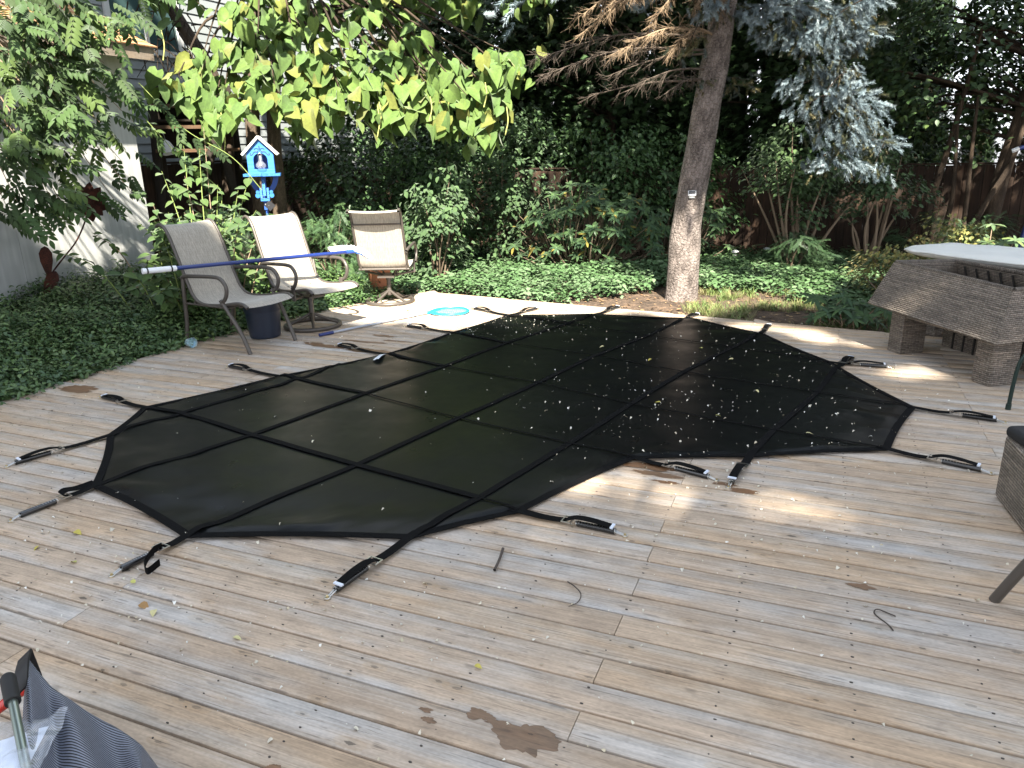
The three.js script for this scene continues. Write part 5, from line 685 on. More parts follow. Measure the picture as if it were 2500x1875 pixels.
// ------------------------------------------------------------------ wisteria over the shed
{
  const R = rng(61), t = thing('wisteria_vine', 'wisteria with feathery compound leaves tumbling over the shed', 'vine', [0, 0, 0]);
  const lf = leafGeo(0.088, [0, 0.22, 0.5, 0.78, 1], [0.05, 0.2, 0.24, 0.14, 0], { fold: 0.25, curl: 0.3 });
  const comp = [0, 1].map(v => { const g = [bar([0, 0, 0], [0, -0.02 - 0.02 * v, 0.27], 0.0016, 3)]; for (let i = 0; i < 5; i++) for (const s of [-1, 1]) { const z = 0.04 + i * 0.046 + s * 0.006 * v, q = orient(V(s * 0.85, -0.25 - v * 0.15, 0.55), V(0, 1, 0)); g.push(lf.clone().applyQuaternion(q).translate(0, -0.03 * (z / 0.27) ** 2, z)); } g.push(lf.clone().translate(0, -0.03, 0.265)); return merged(g); });
  const items = [], root = V(-8.2, 2.9, -4.6);
  VINE.forEach((p, i) => { const c = V(...p), s = V(lerp(root.x, c.x, 0.3) - 0.1, 3.0 + R() * 0.3, lerp(root.z, c.z, 0.4)); mesh('stem', limb([s, s.clone().lerp(c, 0.5).add(V(0.08, 0.12, 0)), c.clone().add(V(0, -0.15, 0))], [0.014, 0.008, 0.003], 5, 6), paleStem, t);
    const few = { 7: 5, 11: 4, 12: 4, 16: 4, 17: 4, 18: 5, 19: 4, 21: 6, 22: 5, 24: 3, 28: 2, 29: 3, 30: 4, 31: 3, 32: 3, 33: 4, 34: 4, 35: 4, 36: 4, 37: 4, 40: 2, 41: 1 }, n = few[i] ?? 13; for (let k = 0; k < n; k++) { const q = c.clone().add(V(gauss(R) * 0.27, gauss(R) * 0.22, gauss(R) * 0.3)); if (q.x < -8.28) q.x = -8.28 + R() * 0.1; if (q.y > 3.05 && q.x < -7.9) q.y += 0.15; items.push({ p: q, q: orient(V(0.6 + gauss(R) * 0.8, -0.5 + gauss(R) * 0.6, -0.05 + gauss(R) * 1.0), V(0.35 + gauss(R) * 0.5, 0.9, 0.5 + gauss(R) * 0.5)), s: 0.75 + R() * 0.5 }); } });
  for (const L of [LONGV, LONGV2]) { mesh('runner', tube(L, 0.005, 40, 5), greenStem, t); const cv = new THREE.CatmullRomCurve3(L.map(p => V(...p))); for (let k = 0; k < 5; k++) { const p = cv.getPoint(0.1 + k * 0.1); items.push({ p, q: orient(V(0.5 + gauss(R) * 0.5, -0.8, gauss(R)), V(0.3, 0.6, 0.8)), s: 0.7 + R() * 0.3 }); } }
  leaves(t, 'leaf', 'foliage', comp, items, [[0.032, 0.076, 0.012], [0.042, 0.092, 0.014], [0.027, 0.062, 0.012], [0.064, 0.112, 0.016], [0.036, 0.07, 0.014]], 220, leafMat({ trans: 0.3, coat: 0.25, cr: 0.4 }), R);
}
// ------------------------------------------------------------------ leafy plant by the chairs
{
  const R = rng(71), t = thing('leafy_shrub', 'tall plant with large bright oval leaves behind the chairs', 'shrub', [-6.4, 0, -6.4]);
  const g = [0.2, 0.4].map(c => leafGeo(0.135, [0, 0.15, 0.4, 0.65, 0.88, 1], [0.06, 0.25, 0.33, 0.27, 0.1, 0], { fold: 0.25, curl: c })), items = [];
  const tips = [...KNOT.map(p => V(...p).sub(t.position)), ...Array.from({ length: 70 }, () => V(gauss(R) * 0.8 - 0.1, 0.3 + R() * 0.95, gauss(R) * 0.85 - 0.1))];
  tips.forEach((e, i) => { const s = V(e.x * 0.4 + gauss(R) * 0.15, -0.08, e.z * 0.4 + gauss(R) * 0.15), m = s.clone().lerp(e, 0.55).add(V(0, 0.25, 0)), cv = new THREE.CatmullRomCurve3([s, m, e]); mesh('stem', limb([s, m, e], [0.008, 0.006, 0.002], 5, 6), i % 3 ? greenStem : paleStem, t);
    for (let k = 0; k < 13; k++) { const q = 0.25 + k * 0.06, p = cv.getPoint(q), a = k * 2.4 + i; items.push({ p, q: orient(V(Math.cos(a), -0.15 + gauss(R) * 0.4, Math.sin(a)), V(0.25, 1, 0.35)), s: 0.6 + R() * 0.55 }); } });
  leaves(t, 'leaf', 'foliage', g, items, [[0.064, 0.135, 0.024], [0.082, 0.155, 0.027], [0.05, 0.11, 0.021], [0.095, 0.165, 0.033]], 260, leafMat({ trans: 0.32, coat: 0.3, cr: 0.4, veins: true }), R);
}
// ------------------------------------------------------------------ shrubs
const oval = leafGeo(0.075, [0, 0.2, 0.5, 0.8, 1], [0.05, 0.27, 0.34, 0.2, 0], { fold: 0.25, curl: 0.3 });
const smallOval = leafGeo(0.05, [0, 0.3, 0.65, 1], [0.05, 0.3, 0.26, 0], { fold: 0.2, curl: 0.2 });
function crownOf(t, R, cx, cy, cz, rx, ry, rz, n, fill, lean = 0.9) { // clumped foliage through an ellipsoid
  const cl = [], out = []; const nc = Math.max(8, Math.round(n / 55)); for (let i = 0; i < nc; i++) { const u = R() * 2 - 1, a = R() * 6.283, r = Math.pow(R(), fill), s = Math.sqrt(1 - u * u); cl.push(V(cx + Math.cos(a) * s * rx * r, cy + u * ry * r, cz + Math.sin(a) * s * rz * r)); }
  const sp = Math.cbrt(rx * ry * rz) * 0.26;
  for (let i = 0; i < n; i++) { const c = cl[i % nc], p = c.clone().add(V(gauss(R) * sp * 1.2, gauss(R) * sp * 0.75, gauss(R) * sp * 1.2)); const o = p.clone().sub(V(cx, cy - ry * 0.4, cz)).normalize(); out.push({ p, o, n: V(o.x * 0.8 + gauss(R) * 0.5, lean + gauss(R) * 0.4, o.z * 0.8 + gauss(R) * 0.5), f: V(o.x + gauss(R) * 0.9, -0.3 + gauss(R) * 0.5, o.z + gauss(R) * 0.9) }); }
  return [out, cl];
}
function shrub(name, label, category, pos, r, o) {
  const R = rng(o.seed), t = thing(name, label, category, [pos[0], groundY(pos[0], pos[1]) - 0.02, pos[1]], 0, o.group), [rx, ry, rz] = r, cy = o.cy ?? ry * 0.95;
  const [pts, cl] = crownOf(t, R, 0, cy, 0, rx, ry, rz, o.n, o.fill ?? 0.45); const st = []; cl.slice(0, o.stems ?? 14).forEach(c => { const s = V(c.x * 0.15 + gauss(R) * 0.08, -0.05, c.z * 0.15 + gauss(R) * 0.08); st.push(limb([s, s.clone().lerp(c, 0.5).add(V(gauss(R) * 0.08, 0.06, gauss(R) * 0.08)), c], [o.sr ?? 0.016, (o.sr ?? 0.016) * 0.65, 0.004], 5, 5)); });
  mesh('stems', merged(st), o.stemMat ?? stemMat, t);
  leaves(t, 'leaf', 'foliage', o.geo, pts.map(q => ({ p: q.p, q: orient(q.f, q.n), s: (o.s ?? 1) * (0.7 + R() * 0.6) })), o.pal, o.parts ?? 0, o.mat ?? dullLeaf({ rough: 0.5 }), R); return t;
}
const DARK = [[0.036, 0.075, 0.026], [0.045, 0.09, 0.03], [0.03, 0.064, 0.023], [0.055, 0.105, 0.036]], MID = [[0.045, 0.095, 0.03], [0.055, 0.11, 0.034], [0.036, 0.08, 0.027], [0.065, 0.125, 0.04]], BRIGHT = [[0.06, 0.12, 0.036], [0.075, 0.14, 0.04], [0.05, 0.10, 0.03]];
const yewG = (() => { const g = []; const r2 = rng(8); for (let i = 0; i < 22; i++) for (const s of [-1, 1]) { const z = 0.01 + i * 0.0075; g.push(leafGeo(0.026, [0, 0.5, 1], [0.06, 0.07, 0.01], { fold: 0, curl: 0.1 }).applyQuaternion(orient(V(s * 0.85, 0.12 + (r2() - 0.5) * 0.5, 0.6), V(0, 1, 0))).translate(0, -0.03 * (i / 22) ** 2, z)); } return merged(g); })();
shrub('yew_bush', 'feathery dark green yew bush in front of the birdhouse post', 'shrub', [-6.95, -7.55], [0.55, 0.75, 0.45], { seed: 101, n: 1300, geo: yewG, s: 0.9, pal: [[0.05, 0.10, 0.04], [0.07, 0.13, 0.045], [0.04, 0.08, 0.035]] });
shrub('yew_bush', 'feathery yew bush with arching tips right of the birdhouse post', 'shrub', [-6.2, -8.7], [0.55, 0.6, 0.4], { seed: 102, n: 900, geo: yewG, s: 1, pal: [[0.05, 0.10, 0.04], [0.07, 0.13, 0.045], [0.04, 0.08, 0.035]] });
shrub('broadleaf_hedge', 'dark dense hedge filling the corner behind the birdhouse', 'hedge', [-7.3, -10.8], [1.3, 1.25, 0.9], { seed: 103, n: 5200, geo: oval, s: 1.0, pal: DARK, group: 'hedge shrubs along the back' });
shrub('broadleaf_hedge', 'dark dense hedge below the hanging catalpa leaves', 'hedge', [-5.9, -11.3], [1.2, 1.2, 0.8], { seed: 104, n: 5200, geo: oval, s: 1.0, pal: DARK, group: 'hedge shrubs along the back' });
shrub('berry_shrub', 'sunlit bush with small pale berries right of the turned chair', 'shrub', [-5.1, -9.55], [0.55, 0.85, 0.5], { seed: 105, n: 1500, geo: oval, s: 1.05, pal: MID, mat: leafMat({ trans: 0.25 }), fill: 0.6, parts: 120 });
shrub('berry_shrub', 'tall lit shrub with upright shoots left of the rhododendron', 'shrub', [-4.75, -11.5], [0.95, 1.3, 0.6], { seed: 106, n: 3600, geo: oval, s: 1.0, pal: MID, mat: leafMat({ trans: 0.25 }), fill: 0.6 });
shrub('viburnum', 'tall leafy viburnum hiding the fence behind the wide rhododendron', 'shrub', [-3.5, -12.9], [1.25, 1.15, 0.6], { seed: 107, n: 4200, geo: oval, s: 1.05, cy: 1.35, pal: MID, fill: 0.55 });
shrub('viburnum', 'viburnum with drooping leafy shoots left of the spruce trunk', 'shrub', [-2.15, -13.3], [0.85, 0.95, 0.5], { seed: 108, n: 2600, geo: oval, s: 1.05, cy: 1.2, pal: MID, fill: 0.55 });
shrub('viburnum', 'viburnum with dense lit leaves between hedge and tall shrub', 'shrub', [-5.6, -10.6], [0.8, 1.05, 0.5], { seed: 109, n: 2600, geo: oval, s: 1.0, cy: 1.3, pal: MID, fill: 0.55 });
// rhododendrons: whorls of long leaves on bare crooked stems
const rhodoLeaf = [0.25, 0.5].map(c => leafGeo(0.13, [0, 0.2, 0.5, 0.8, 1], [0.05, 0.13, 0.165, 0.12, 0.0], { fold: 0.3, curl: c }));
function rhodo(label, pos, r, nw, o) {
  const R = rng(o.seed), t = thing('rhododendron', label, 'shrub', [pos[0], groundY(pos[0], pos[1]) - 0.02, pos[1]], 0, o.group), items = [], st = [];
  for (let i = 0; i < nw; i++) {
    const a = R() * 6.283, u = Math.pow(R(), 0.45), e = V(Math.cos(a) * r[0] * u, r[1] * (0.35 + 1.5 * R() * (1.1 - u * 0.6)) * (o.low ?? 1), Math.sin(a) * r[2] * u), s = V(e.x * 0.3 + gauss(R) * 0.1, -0.05, e.z * 0.3), m = s.clone().lerp(e, 0.6).add(V(gauss(R) * 0.12, -0.05, gauss(R) * 0.12));
    st.push(limb([s, m, e], [o.sr ?? 0.014, (o.sr ?? 0.014) * 0.7, 0.004], 5, 5));
    const ax = V(e.x * 0.5 + gauss(R) * 0.3, 1, e.z * 0.5 + 0.35 + gauss(R) * 0.3).normalize(), x = V(0, 0, 1).cross(ax).normalize(), y = ax.clone().cross(x), nl = 7 + Math.floor(R() * 4);
    for (let k = 0; k < nl; k++) { const b = k / nl * 6.283 + R() * 0.4, f = x.clone().multiplyScalar(Math.cos(b)).addScaledVector(y, Math.sin(b)).addScaledVector(ax, 0.1 + R() * 0.3); items.push({ p: e.clone(), q: orient(f, ax), s: (o.s ?? 1) * (0.65 + R() * 0.55) }); }
  }
  mesh('stems', merged(st), o.stemMat ?? paleStem, t);
  leaves(t, 'leaf', 'foliage', rhodoLeaf, items, o.pal, o.parts ?? 0, o.mat ?? leafMat({ trans: 0.15, coat: 0.5, cr: 0.3, veins: true }), R); return t;
}
const RH = [[0.04, 0.09, 0.028], [0.05, 0.108, 0.032], [0.032, 0.072, 0.025], [0.06, 0.125, 0.035], [0.04, 0.095, 0.04]];
rhodo('wide rhododendron on bare crooked stems left of the spruce trunk', [-3.6, -11.6], [1.4, 0.85, 0.85], 270, { seed: 111, s: 1.12, pal: [...RH, ...RH, ...RH, ...RH, [0.26, 0.22, 0.04]], parts: 290, sr: 0.016, stemMat: stemMat });
rhodo('rhododendron thicket in the shade behind the wide rhododendron', [-2.6, -13.0], [1.2, 0.85, 0.6], 150, { seed: 112, s: 1.1, pal: RH, sr: 0.02, stemMat: stemMat });
rhodo('low glossy rhododendron at the deck edge next to the wicker seat', [0.30, -8.25], [0.42, 0.24, 0.32], 38, { seed: 113, pal: RH, parts: 240, sr: 0.008 });
rhodo('broad pale green rhododendron behind the white cushion', [1.95, -9.9], [0.95, 0.58, 0.6], 80, { seed: 114, pal: [[0.10, 0.17, 0.07], [0.12, 0.2, 0.07], [0.08, 0.14, 0.06], [0.15, 0.22, 0.06]], parts: 280 });
shrub('golden_azalea', 'azalea with small yellowing leaves behind the wicker seat', 'shrub', [0.95, -9.7], [0.62, 0.42, 0.5], { seed: 115, n: 2400, geo: smallOval, s: 1.0, pal: [[0.24, 0.22, 0.06], [0.18, 0.19, 0.05], [0.28, 0.22, 0.07], [0.13, 0.16, 0.05]], fill: 0.6, mat: leafMat({ trans: 0.2 }) });
shrub('golden_azalea', 'second yellowing azalea growing up to the fence', 'shrub', [1.75, -11.2], [0.7, 0.5, 0.5], { seed: 116, n: 1800, geo: smallOval, s: 1.1, pal: [[0.24, 0.22, 0.06], [0.18, 0.19, 0.05], [0.13, 0.16, 0.05]], fill: 0.6, mat: leafMat({ trans: 0.2 }) });
shrub('yew_bush', 'low black green yew mound right of the spruce trunk', 'shrub', [-0.4, -11.9], [0.6, 0.36, 0.45], { seed: 117, n: 900, geo: yewG, s: 1, pal: [[0.04, 0.08, 0.035], [0.05, 0.095, 0.04]] });
shrub('yew_bush', 'dark yew growing under the multi stemmed tree', 'shrub', [2.0, -13.4], [1.0, 0.45, 0.5], { seed: 118, n: 900, geo: yewG, s: 1.2, pal: [[0.04, 0.08, 0.035], [0.05, 0.095, 0.04]] });
shrub('mock_orange', 'leafy arching shrub on pale bare stems in front of the fence', 'shrub', [-0.4, -13.2], [1.1, 0.8, 0.55], { seed: 119, n: 3000, geo: oval, s: 0.95, cy: 1.45, pal: BRIGHT, mat: leafMat({ trans: 0.28 }), fill: 0.55, stems: 12, sr: 0.032, stemMat: paleStem });
shrub('mock_orange', 'leafy arching shrub with pale stems right of the first', 'shrub', [0.75, -13.4], [0.9, 0.6, 0.5], { seed: 120, n: 1900, geo: oval, s: 0.95, cy: 1.35, pal: MID, mat: leafMat({ trans: 0.28 }), fill: 0.55, stems: 9, sr: 0.03, stemMat: paleStem });

// ------------------------------------------------------------------ trees beyond the fence
const mapleLeaf = lobedLeaf(0.15, MAPLE), beechLeaf = leafGeo(0.1, [0, 0.25, 0.55, 0.85, 1], [0.06, 0.28, 0.33, 0.14, 0], { fold: 0.2, curl: 0.25 });
function backTree(name, label, x, z, h, crowns, trunkPts, o) {
  const R = rng(o.seed), t = thing(name, label, 'tree', [x, -0.2, z], 0, o.group);
  for (const [pts, rr] of trunkPts) mesh('trunk', limb(pts, rr, 9, 7, 0.05, o.seed), o.bark ?? darkBark, t);
  const all = []; for (const [cx, cy, cz, rx, ry, rz, n] of crowns) { const [pts, cl] = crownOf(t, R, cx, cy, cz, rx, ry, rz, n, 0.42); for (const q of pts) if (!o.hole || !o.hole(q.p)) all.push({ p: q.p, q: orient(q.f, q.n), s: (o.s ?? 1) * (0.7 + R() * 0.7) }); const br = cl.slice(0, 12).map(c => { const s = V(trunkPts[0][0].at(-1)[0] * 0.7, Math.min(cy - ry * 0.3, c.y - 0.2), 0); return limb([s, s.clone().lerp(c, 0.5).add(V(gauss(R) * 0.2, 0.15, gauss(R) * 0.2)), c], [0.04, 0.025, 0.006], 5, 4); }); mesh('branches', merged(br), o.bark ?? darkBark, t); }
  leaves(t, 'leaf', 'crown', o.geo, all, o.pal, 0, o.mat ?? dullLeaf({ rough: 0.55 }), R); return t;
}
const VDARK = [[0.034, 0.07, 0.024], [0.042, 0.085, 0.028], [0.03, 0.06, 0.022], [0.05, 0.095, 0.034]];
backTree('maple_tree', 'dark maple wall of leaves behind the fence left of the spruce', -4.6, -16.6, 9, [[0, 4.2, 0, 2.6, 3.6, 1.5, 13000], [-2.4, 3.4, 0.2, 1.8, 3, 1.2, 6500], [0.6, 6.4, 2.4, 3.2, 1.5, 2.2, 7500], [-2.2, 6.6, 4.8, 2.2, 1.2, 1.6, 5000]], [[[[0, 0, 0], [0.1, 2, 0], [0.1, 5, 0]], [0.2, 0.15, 0.06]]], { seed: 131, geo: mapleLeaf, pal: VDARK });
backTree('maple_tree', 'dark maple behind the fence straight beyond the spruce trunk', -0.9, -16.9, 9, [[0, 3.6, 0, 2.3, 3.3, 1.3, 12500], [0.2, 6.3, 2.6, 2.7, 1.5, 2.2, 7000], [1.6, 6.0, 5.4, 2.2, 1.2, 1.6, 5000]], [[[[0, 0, 0], [0.1, 2, 0], [0, 5, 0]], [0.18, 0.14, 0.06]]], { seed: 132, geo: mapleLeaf, pal: [...VDARK, [0.05, 0.1, 0.035]], hole: (p) => Math.hypot(p.x + 0.82, p.y - 2.78) < 0.24 || (vn(p.x * 5 + 3, p.y * 5, 133) > 0.86) });
backTree('hornbeam_tree', 'multi stemmed tree with thin crooked trunks against the fence', 2.15, -14.2, 8, [[-0.2, 3.7, -0.6, 2.4, 2.0, 1.3, 9000], [1.8, 3.5, -0.5, 1.6, 2.1, 1.2, 5000], [-1.2, 2.7, -1.2, 1.3, 1.0, 0.8, 3000], [1.2, 5.9, 2.2, 2.4, 1.2, 1.8, 4200]], [[[[0.25, 0, 0.1], [0.35, 1.2, 0], [0.55, 2.6, -0.1], [0.9, 5, -0.3]], [0.14, 0.12, 0.10, 0.04]], [[[0, 0, 0.2], [0.1, 0.8, 0.25], [0.45, 1.7, 0.2], [0.6, 3.2, 0]], [0.06, 0.05, 0.04, 0.02]], [[[-0.6, 0, 0.1], [-0.58, 0.9, 0.1], [-0.4, 2.0, 0], [-0.2, 3.6, 0]], [0.06, 0.05, 0.045, 0.02]], [[[-0.5, 0, 0.15], [-0.3, 0.9, 0.2], [-0.35, 2.2, 0.1]], [0.045, 0.04, 0.02]], [[[-0.05, 0, 0.2], [-0.1, 1.0, 0.3], [-0.15, 2.6, 0.2]], [0.045, 0.035, 0.02]], [[[0.6, 0, 0.2], [0.9, 1.1, 0.2], [1.4, 2.2, 0.2]], [0.05, 0.045, 0.03]]], { seed: 134, geo: beechLeaf, pal: [...VDARK, [0.05, 0.09, 0.025], [0.07, 0.11, 0.03]], s: 0.95, hole: (p) => vn(p.x * 2.2 + 5, p.y * 2.6, 135) > 0.80 });
backTree('hornbeam_tree', 'leafy tree behind the fence between the maples and the many stemmed tree', 1.0, -17.5, 8, [[0.2, 3.2, 0, 2.0, 2.8, 1.2, 7500]], [[[[0, 0, 0], [0.1, 2, 0], [0, 5, 0]], [0.15, 0.12, 0.05]]], { seed: 136, geo: beechLeaf, pal: VDARK, hole: (p) => vn(p.x * 2.4 + 1, p.y * 2.8, 137) > 0.80 });
backTree('hornbeam_tree', 'leafy tree crossing the right end of the fence', 5.2, -16.5, 8, [[0, 2.8, 0, 2.6, 2.3, 1.4, 8000]], [[[[0, 0, 0], [0.1, 2, 0], [0, 5, 0]], [0.16, 0.12, 0.05]]], { seed: 138, geo: beechLeaf, pal: VDARK });
backTree('maple_tree', 'dark maple behind the catalpa in the far corner', -8.2, -15.6, 9, [[0, 3.6, 0, 2.4, 3.2, 1.2, 8500]], [[[[0, 0, 0], [0.1, 2, 0], [0, 5, 0]], [0.2, 0.15, 0.06]]], { seed: 139, geo: mapleLeaf, pal: VDARK });

// ------------------------------------------------------------------ arborvitae row beyond the neighbours' lawn
{
  const spray = (() => { const g = [], r2 = rng(18); for (let i = 0; i < 9; i++) { const a = (i / 8 - 0.5) * 1.5; g.push(leafGeo(0.16 + r2() * 0.05, [0, 0.5, 1], [0.05, 0.075, 0.01], { fold: 0.1, curl: 0.2 }).applyQuaternion(orient(V(Math.sin(a), (r2() - 0.5) * 0.5, Math.cos(a)), V(0, 1, 0)))); } return merged(g); })();
  const R = rng(191); let first = null;
  const spots = [[-13.4, 1.1], [-12, 1], [-10.5, 1.1], [-9.1, 1], [-7.6, 1.05], [-6.2, 1.1], [-4.9, 1], [-3.5, 1.1], [-2.45, 1.0], [-1.0, 1.0], [0.3, 1.05], [1.6, 0.95], [2.9, 0.5], [4.0, 0.45], [5.2, 0.8], [6.6, 1], [8.1, 1.1]];
  for (const [x, k] of spots) {
    if (!first) { first = thing('arborvitae', 'dark columnar arborvitae standing in a row far behind the fence', 'tree', [x, -0.2, -19.4], 0, 'arborvitae row'); mesh('trunk', bar([0, -0.1, 0], [0, 4, 0], 0.1, 8, 0.05), darkBark, first);
      const prof = []; for (let i = 0; i <= 12; i++) { const q = i / 12; prof.push(new THREE.Vector2(0.66 * Math.pow(1 - q, 0.42) * (0.75 + 0.25 * Math.min(1, q * 6)), 0.1 + q * 5.9)); } mesh('inner_twigs', new THREE.LatheGeometry(prof, 14), std({ color: lin(0.07, 0.055, 0.035), roughness: 1 }), first);
      const it = []; for (let i = 0; i < 1500; i++) { const q = R(), a = R() * 6.283, r = (0.78 * Math.pow(1 - q, 0.42) + 0.03) * (0.85 + R() * 0.25), p = V(Math.cos(a) * r, 0.1 + q * 6, Math.sin(a) * r); it.push({ p, q: orient(V(Math.cos(a) * 0.6 + gauss(R) * 0.3, 0.75, Math.sin(a) * 0.6 + gauss(R) * 0.3), V(Math.cos(a), 0.2, Math.sin(a))), s: 0.9 + R() * 0.5 }); } leaves(first, 'spray', 'crown', spray, it, [[0.03, 0.058, 0.022], [0.038, 0.07, 0.026], [0.026, 0.05, 0.02]], 0, dullLeaf(), R); first.scale.setScalar(k); }
    else { const c = copyOf(first, 'arborvitae', first.userData.label, [x, -0.2, -19.4 + (R() - 0.5) * 0.5], R() * 6); c.scale.set(k * 1.02, k * (0.9 + R() * 0.2), k * 1.02); }
  }
}
// ------------------------------------------------------------------ ground cover, ivy, grass
const sprig = (leaf, n, h, seed, spread) => { const r2 = rng(seed), g = []; for (let i = 0; i < n; i++) { const a = i * 2.4, y = h * (0.2 + 0.8 * i / n); g.push(leaf.clone().scale(0.7 + r2() * 0.5, 1, 0.7 + r2() * 0.5).applyQuaternion(orient(V(Math.cos(a), 0.1 + (r2() - 0.5) * 0.6, Math.sin(a)), V((r2() - 0.5) * 0.5, 1, (r2() - 0.5) * 0.5))).translate(Math.cos(a) * spread * r2(), y, Math.sin(a) * spread * r2())); } return merged(g); };
const gc = [1, 2].map(s => sprig(leafGeo(0.05, [0, 0.2, 0.5, 0.8, 1], [0.12, 0.34, 0.38, 0.2, 0], { fold: 0.15, curl: 0.3 }), 9, 0.14, s, 0.035));
function soilPatch(x, z) { const far = x < -2.5 ? -8.75 : x < -1.9 ? lerp(-8.8, -9.8, (x + 2.5) / 0.6) : x < -0.6 ? -9.85 : x < 0.3 ? lerp(-9.85, -9.1, (x + 0.6) / 0.9) : -9.0; return z > far + (vn(x * 4, z * 4, 151) - 0.5) * 0.25 && x > -2.75; }
{
  const R = rng(161), items = [];
  for (let i = 0; i < 12500; i++) { const x = -7.8 + R() * 10.2, z = -14.3 + Math.pow(R(), 0.8) * 8.2; if (z > deckEdgeZ(x) - 0.06 && x > deckLeftX(z) - 0.03) continue; if (soilPatch(x, z)) continue; if (Math.hypot(x + 1.57, z + 9.29) < 0.27) continue; if (x < -5.6 && z > -7.4) continue; const hh = 0.6 + 0.9 * vn(x * 1.4, z * 1.4, 152); items.push({ p: V(x, groundY(x, z) - 0.02 + hh * 0.07 * R(), z), q: orient(V(gauss(R), gauss(R) * 0.25, gauss(R)), V(gauss(R) * 0.3, 1, gauss(R) * 0.3)), s: 0.75 + hh * 0.5 * R() + 0.2 }); }
  const t = thing('ground_cover', 'bright dead nettle ground cover spreading beyond the deck', 'ground cover', [0, 0, 0], 0, null, 'stuff');
  leaves(t, 'sprig', 'foliage', gc, items, [[0.07, 0.135, 0.05], [0.09, 0.16, 0.07], [0.055, 0.112, 0.04], [0.115, 0.175, 0.09]], 0, dullLeaf({ rough: 0.6 }), R);
  const iv = [], ivg = [4, 5].map(s => sprig(leafGeo(0.05, [0, 0.25, 0.6, 1], [0.06, 0.24, 0.24, 0], { fold: 0.2, curl: 0.3 }), 11, 0.17, s, 0.04));
  for (let i = 0; i < 9500; i++) { const z = -8.2 + R() * 6.4, w = deckLeftX(z), x = -8.3 + R() * (w + 0.06 + 8.3); const mound = 0.36 * sstep(0.0, 1.1, w - x) * (0.5 + 0.8 * vn(x * 1.6, z * 1.6, 171)); iv.push({ p: V(x, groundY(x, z) + mound * (0.4 + 0.6 * R()), z), q: orient(V(gauss(R), gauss(R) * 0.5, gauss(R)), V(gauss(R) * 0.5 + 0.2, 1, gauss(R) * 0.5)), s: 0.6 + R() * 0.6 }); }
  const t2 = thing('ivy_bed', 'dark trailing ivy bed between the deck and the shed', 'ground cover', [0, 0, 0], 0, null, 'stuff');
  leaves(t2, 'sprig', 'foliage', ivg, iv, [[0.04, 0.082, 0.024], [0.052, 0.1, 0.028], [0.032, 0.068, 0.022], [0.075, 0.13, 0.038], [0.1, 0.155, 0.05]], 0, dullLeaf({ rough: 0.5 }), R);
  // grass tufts on the bare soil
  const bl = []; { const r3 = rng(9); for (let i = 0; i < 12; i++) { const a = r3() * 6.28, l = 0.06 + r3() * 0.09; bl.push(leafGeo(l, [0, 0.5, 1], [0.02, 0.018, 0.0], { fold: 0.3, curl: 0.35 }).applyQuaternion(orient(V(Math.cos(a) * 0.5, 1, Math.sin(a) * 0.5), V(-Math.cos(a), 0.5, -Math.sin(a)))).translate((r3() - 0.5) * 0.05, 0, (r3() - 0.5) * 0.05)); } } const tuft = merged(bl), gr = [];
  for (let i = 0; i < 850; i++) { const x = -1.4 + R() * 2.3, z = -9.9 + R() * 1.9; if (z > deckEdgeZ(x) - 0.05 || vn(x * 2.3 + 4, z * 2.3, 181) < 0.47 - 0.25 * sstep(-0.6, 0.3, x)) continue; if (Math.hypot(x + 1.57, z + 9.29) < 0.4) continue; gr.push({ p: V(x, groundY(x, z) - 0.005, z), q: orient(V(gauss(R), 0, gauss(R)), V(0, 1, 0)), s: 0.6 + R() * 0.7 }); }
  const t3 = thing('grass_tufts', 'thin grass tufts on bare soil between spruce and wicker seat', 'grass', [0, 0, 0], 0, null, 'stuff');
  leaves(t3, 'tuft', 'blades', tuft, gr, [[0.10, 0.16, 0.04], [0.14, 0.19, 0.05], [0.2, 0.19, 0.08]], 0, dullLeaf(), R);
  const lt = []; for (let i = 0; i < 700; i++) { const x = -3 + R() * 4.2, z = -9.8 + R() * 1.8; if (z > deckEdgeZ(x) - 0.05) continue; lt.push({ p: V(x, groundY(x, z) + 0.012, z), q: orient(V(gauss(R), 0.05, gauss(R)), V(gauss(R) * 0.4, 1, gauss(R) * 0.4)), s: 0.4 + R() * 0.8 }); }
  const t4 = thing('leaf_litter', 'dry brown leaf bits on the soil around the spruce', 'leaves', [0, 0, 0], 0, null, 'stuff'); leaves(t4, 'leaf', 'leaves', smallOval, lt, [[0.2, 0.12, 0.06], [0.28, 0.19, 0.1], [0.14, 0.09, 0.05]], 0, dullLeaf({ rough: 0.8 }), R);
}
// ------------------------------------------------------------------ mushroom lights by the fence
{ const a = thing('path_light', 'white mushroom shaped path light standing in the ground cover', 'path light', [-0.43, groundY(-0.43, -13.77), -13.77], 0, 'path lights'); a.scale.setScalar(0.62); mesh('cap', new THREE.SphereGeometry(0.11, 20, 8, 0, 6.283, 0, 1.4).scale(1, 0.6, 1).translate(0, 0.26, 0), whitePlastic, a); mesh('stem', merged([bar([0, -0.05, 0], [0, 0.2, 0], 0.03, 10), bar([0, 0.18, 0], [0, 0.29, 0], 0.055, 12)]), std({ color: lin(0.5, 0.5, 0.48) }), a); mesh('lens', bar([0, 0.2, 0], [0, 0.27, 0], 0.06, 12), phys({ color: lin(0.8, 0.8, 0.8), transmission: 0.8, roughness: 0.2, thickness: 0 }), a);
  copyOf(a, 'path_light', 'dull mushroom path light in the shade left of the white one', [-0.88, groundY(-0.88, -13.9), -13.9], 0.5); copyOf(a, 'path_light', 'path light half hidden by the spruce trunk', [-1.33, groundY(-1.33, -13.0) + 0.05, -13.0], 1.1); }

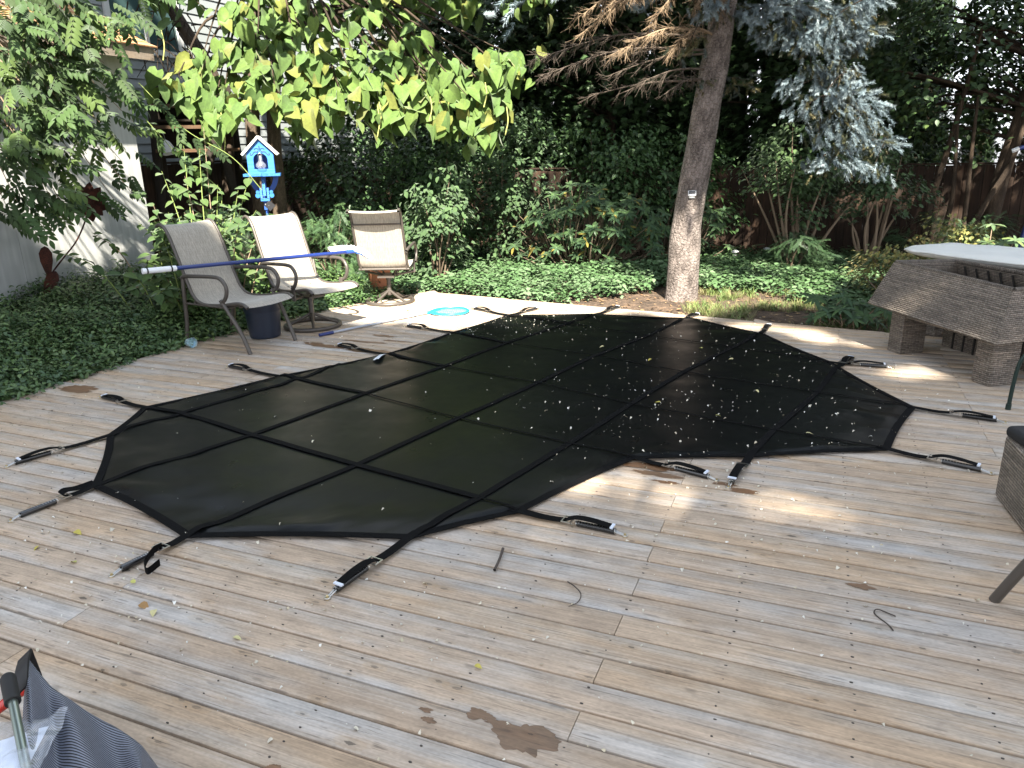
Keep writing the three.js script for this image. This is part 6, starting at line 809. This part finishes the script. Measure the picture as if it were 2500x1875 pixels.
// ------------------------------------------------------------------ shade trees behind and beside the viewer
function shadeTree(label, trunk, gx0, gx1, gz0, gz1, h0, h1, n, seed, keep) {
  const R = rng(seed), t = thing('shade_tree', label, 'tree', [trunk[0], -0.15, trunk[1]], 0, 'tall shade trees outside the garden'), items = [], br = [];
  mesh('trunk', limb([[0, -0.1, 0], [0.1, 2.5, 0], [0, 5, 0], [0.1, h0 + 0.5, 0]], [0.32, 0.26, 0.22, 0.14], 12, 8, 0.06, seed), catBark, t);
  for (let i = 0; i < n; i++) { const gx = lerp(gx0, gx1, R()), gz = lerp(gz0, gz1, R()); if (!keep(gx, gz, R)) continue; const y = lerp(h0, h1, R()), p = V(gx + SX * y - trunk[0], y + 0.15, gz + SZ * y - trunk[1]); items.push({ p, q: orient(V(gauss(R), gauss(R) * 0.6 - 0.2, gauss(R)), V(gauss(R) + 0.4, 1.1, gauss(R) + 0.7)), s: 0.8 + R() * 0.5 }); if (i % 190 === 0) { const s = V(0.05, h0 - 1 + R() * 1.2, 0); br.push(limb([s, s.clone().lerp(p, 0.5).add(V(0, 0.4, 0)), p], [0.07, 0.04, 0.01], 5, 4)); } }
  mesh('branches', merged(br), darkBark, t);
  leaves(t, 'leaf', 'crown', lobedLeaf(0.25, MAPLE), items, MID, 0, dullLeaf({ rough: 0.6 }), R);
}
const shadeKeep = (x, z, R) => !lit(x, z);
shadeTree('tall maple behind the viewer shading the near deck', [-2.0, 7.5], -9.5, -4.2, -6.7, 0.6, 8.2, 11.8, 15500, 201, shadeKeep);
shadeTree('tall maple behind the viewer shading the pool cover', [3.0, 7.5], -4.6, 0.6, -9, 0.6, 8.2, 11.8, 19000, 202, shadeKeep);
shadeTree('tall maple behind the viewer shading the wicker seats', [7.5, 6.0], 0.2, 5.0, -12, 0.6, 8.2, 11.8, 20000, 203, shadeKeep);
shadeTree('tall maple beside the garden shading the right end of the fence', [7.2, -7.0], -1.2, 7, -20, -11.6, 7.6, 11, 15000, 204, (x, z, R) => vn(x * 1.1 + 3, z * 1.1, 205) < 0.66);

shadeTree('tall maple beyond the shed shading the neighbouring house wall', [-12.8, 0.5], -15, -10.4, -14.5, -7.2, 8, 11, 12500, 206, (x, z, R) => vn(x * 2.2 + 7, z * 2.2, 207) < 0.7);

scene.traverse(o => { if (o.isMesh) { o.castShadow = true; o.receiveShadow = true; } });
renderer.render(scene, camera);
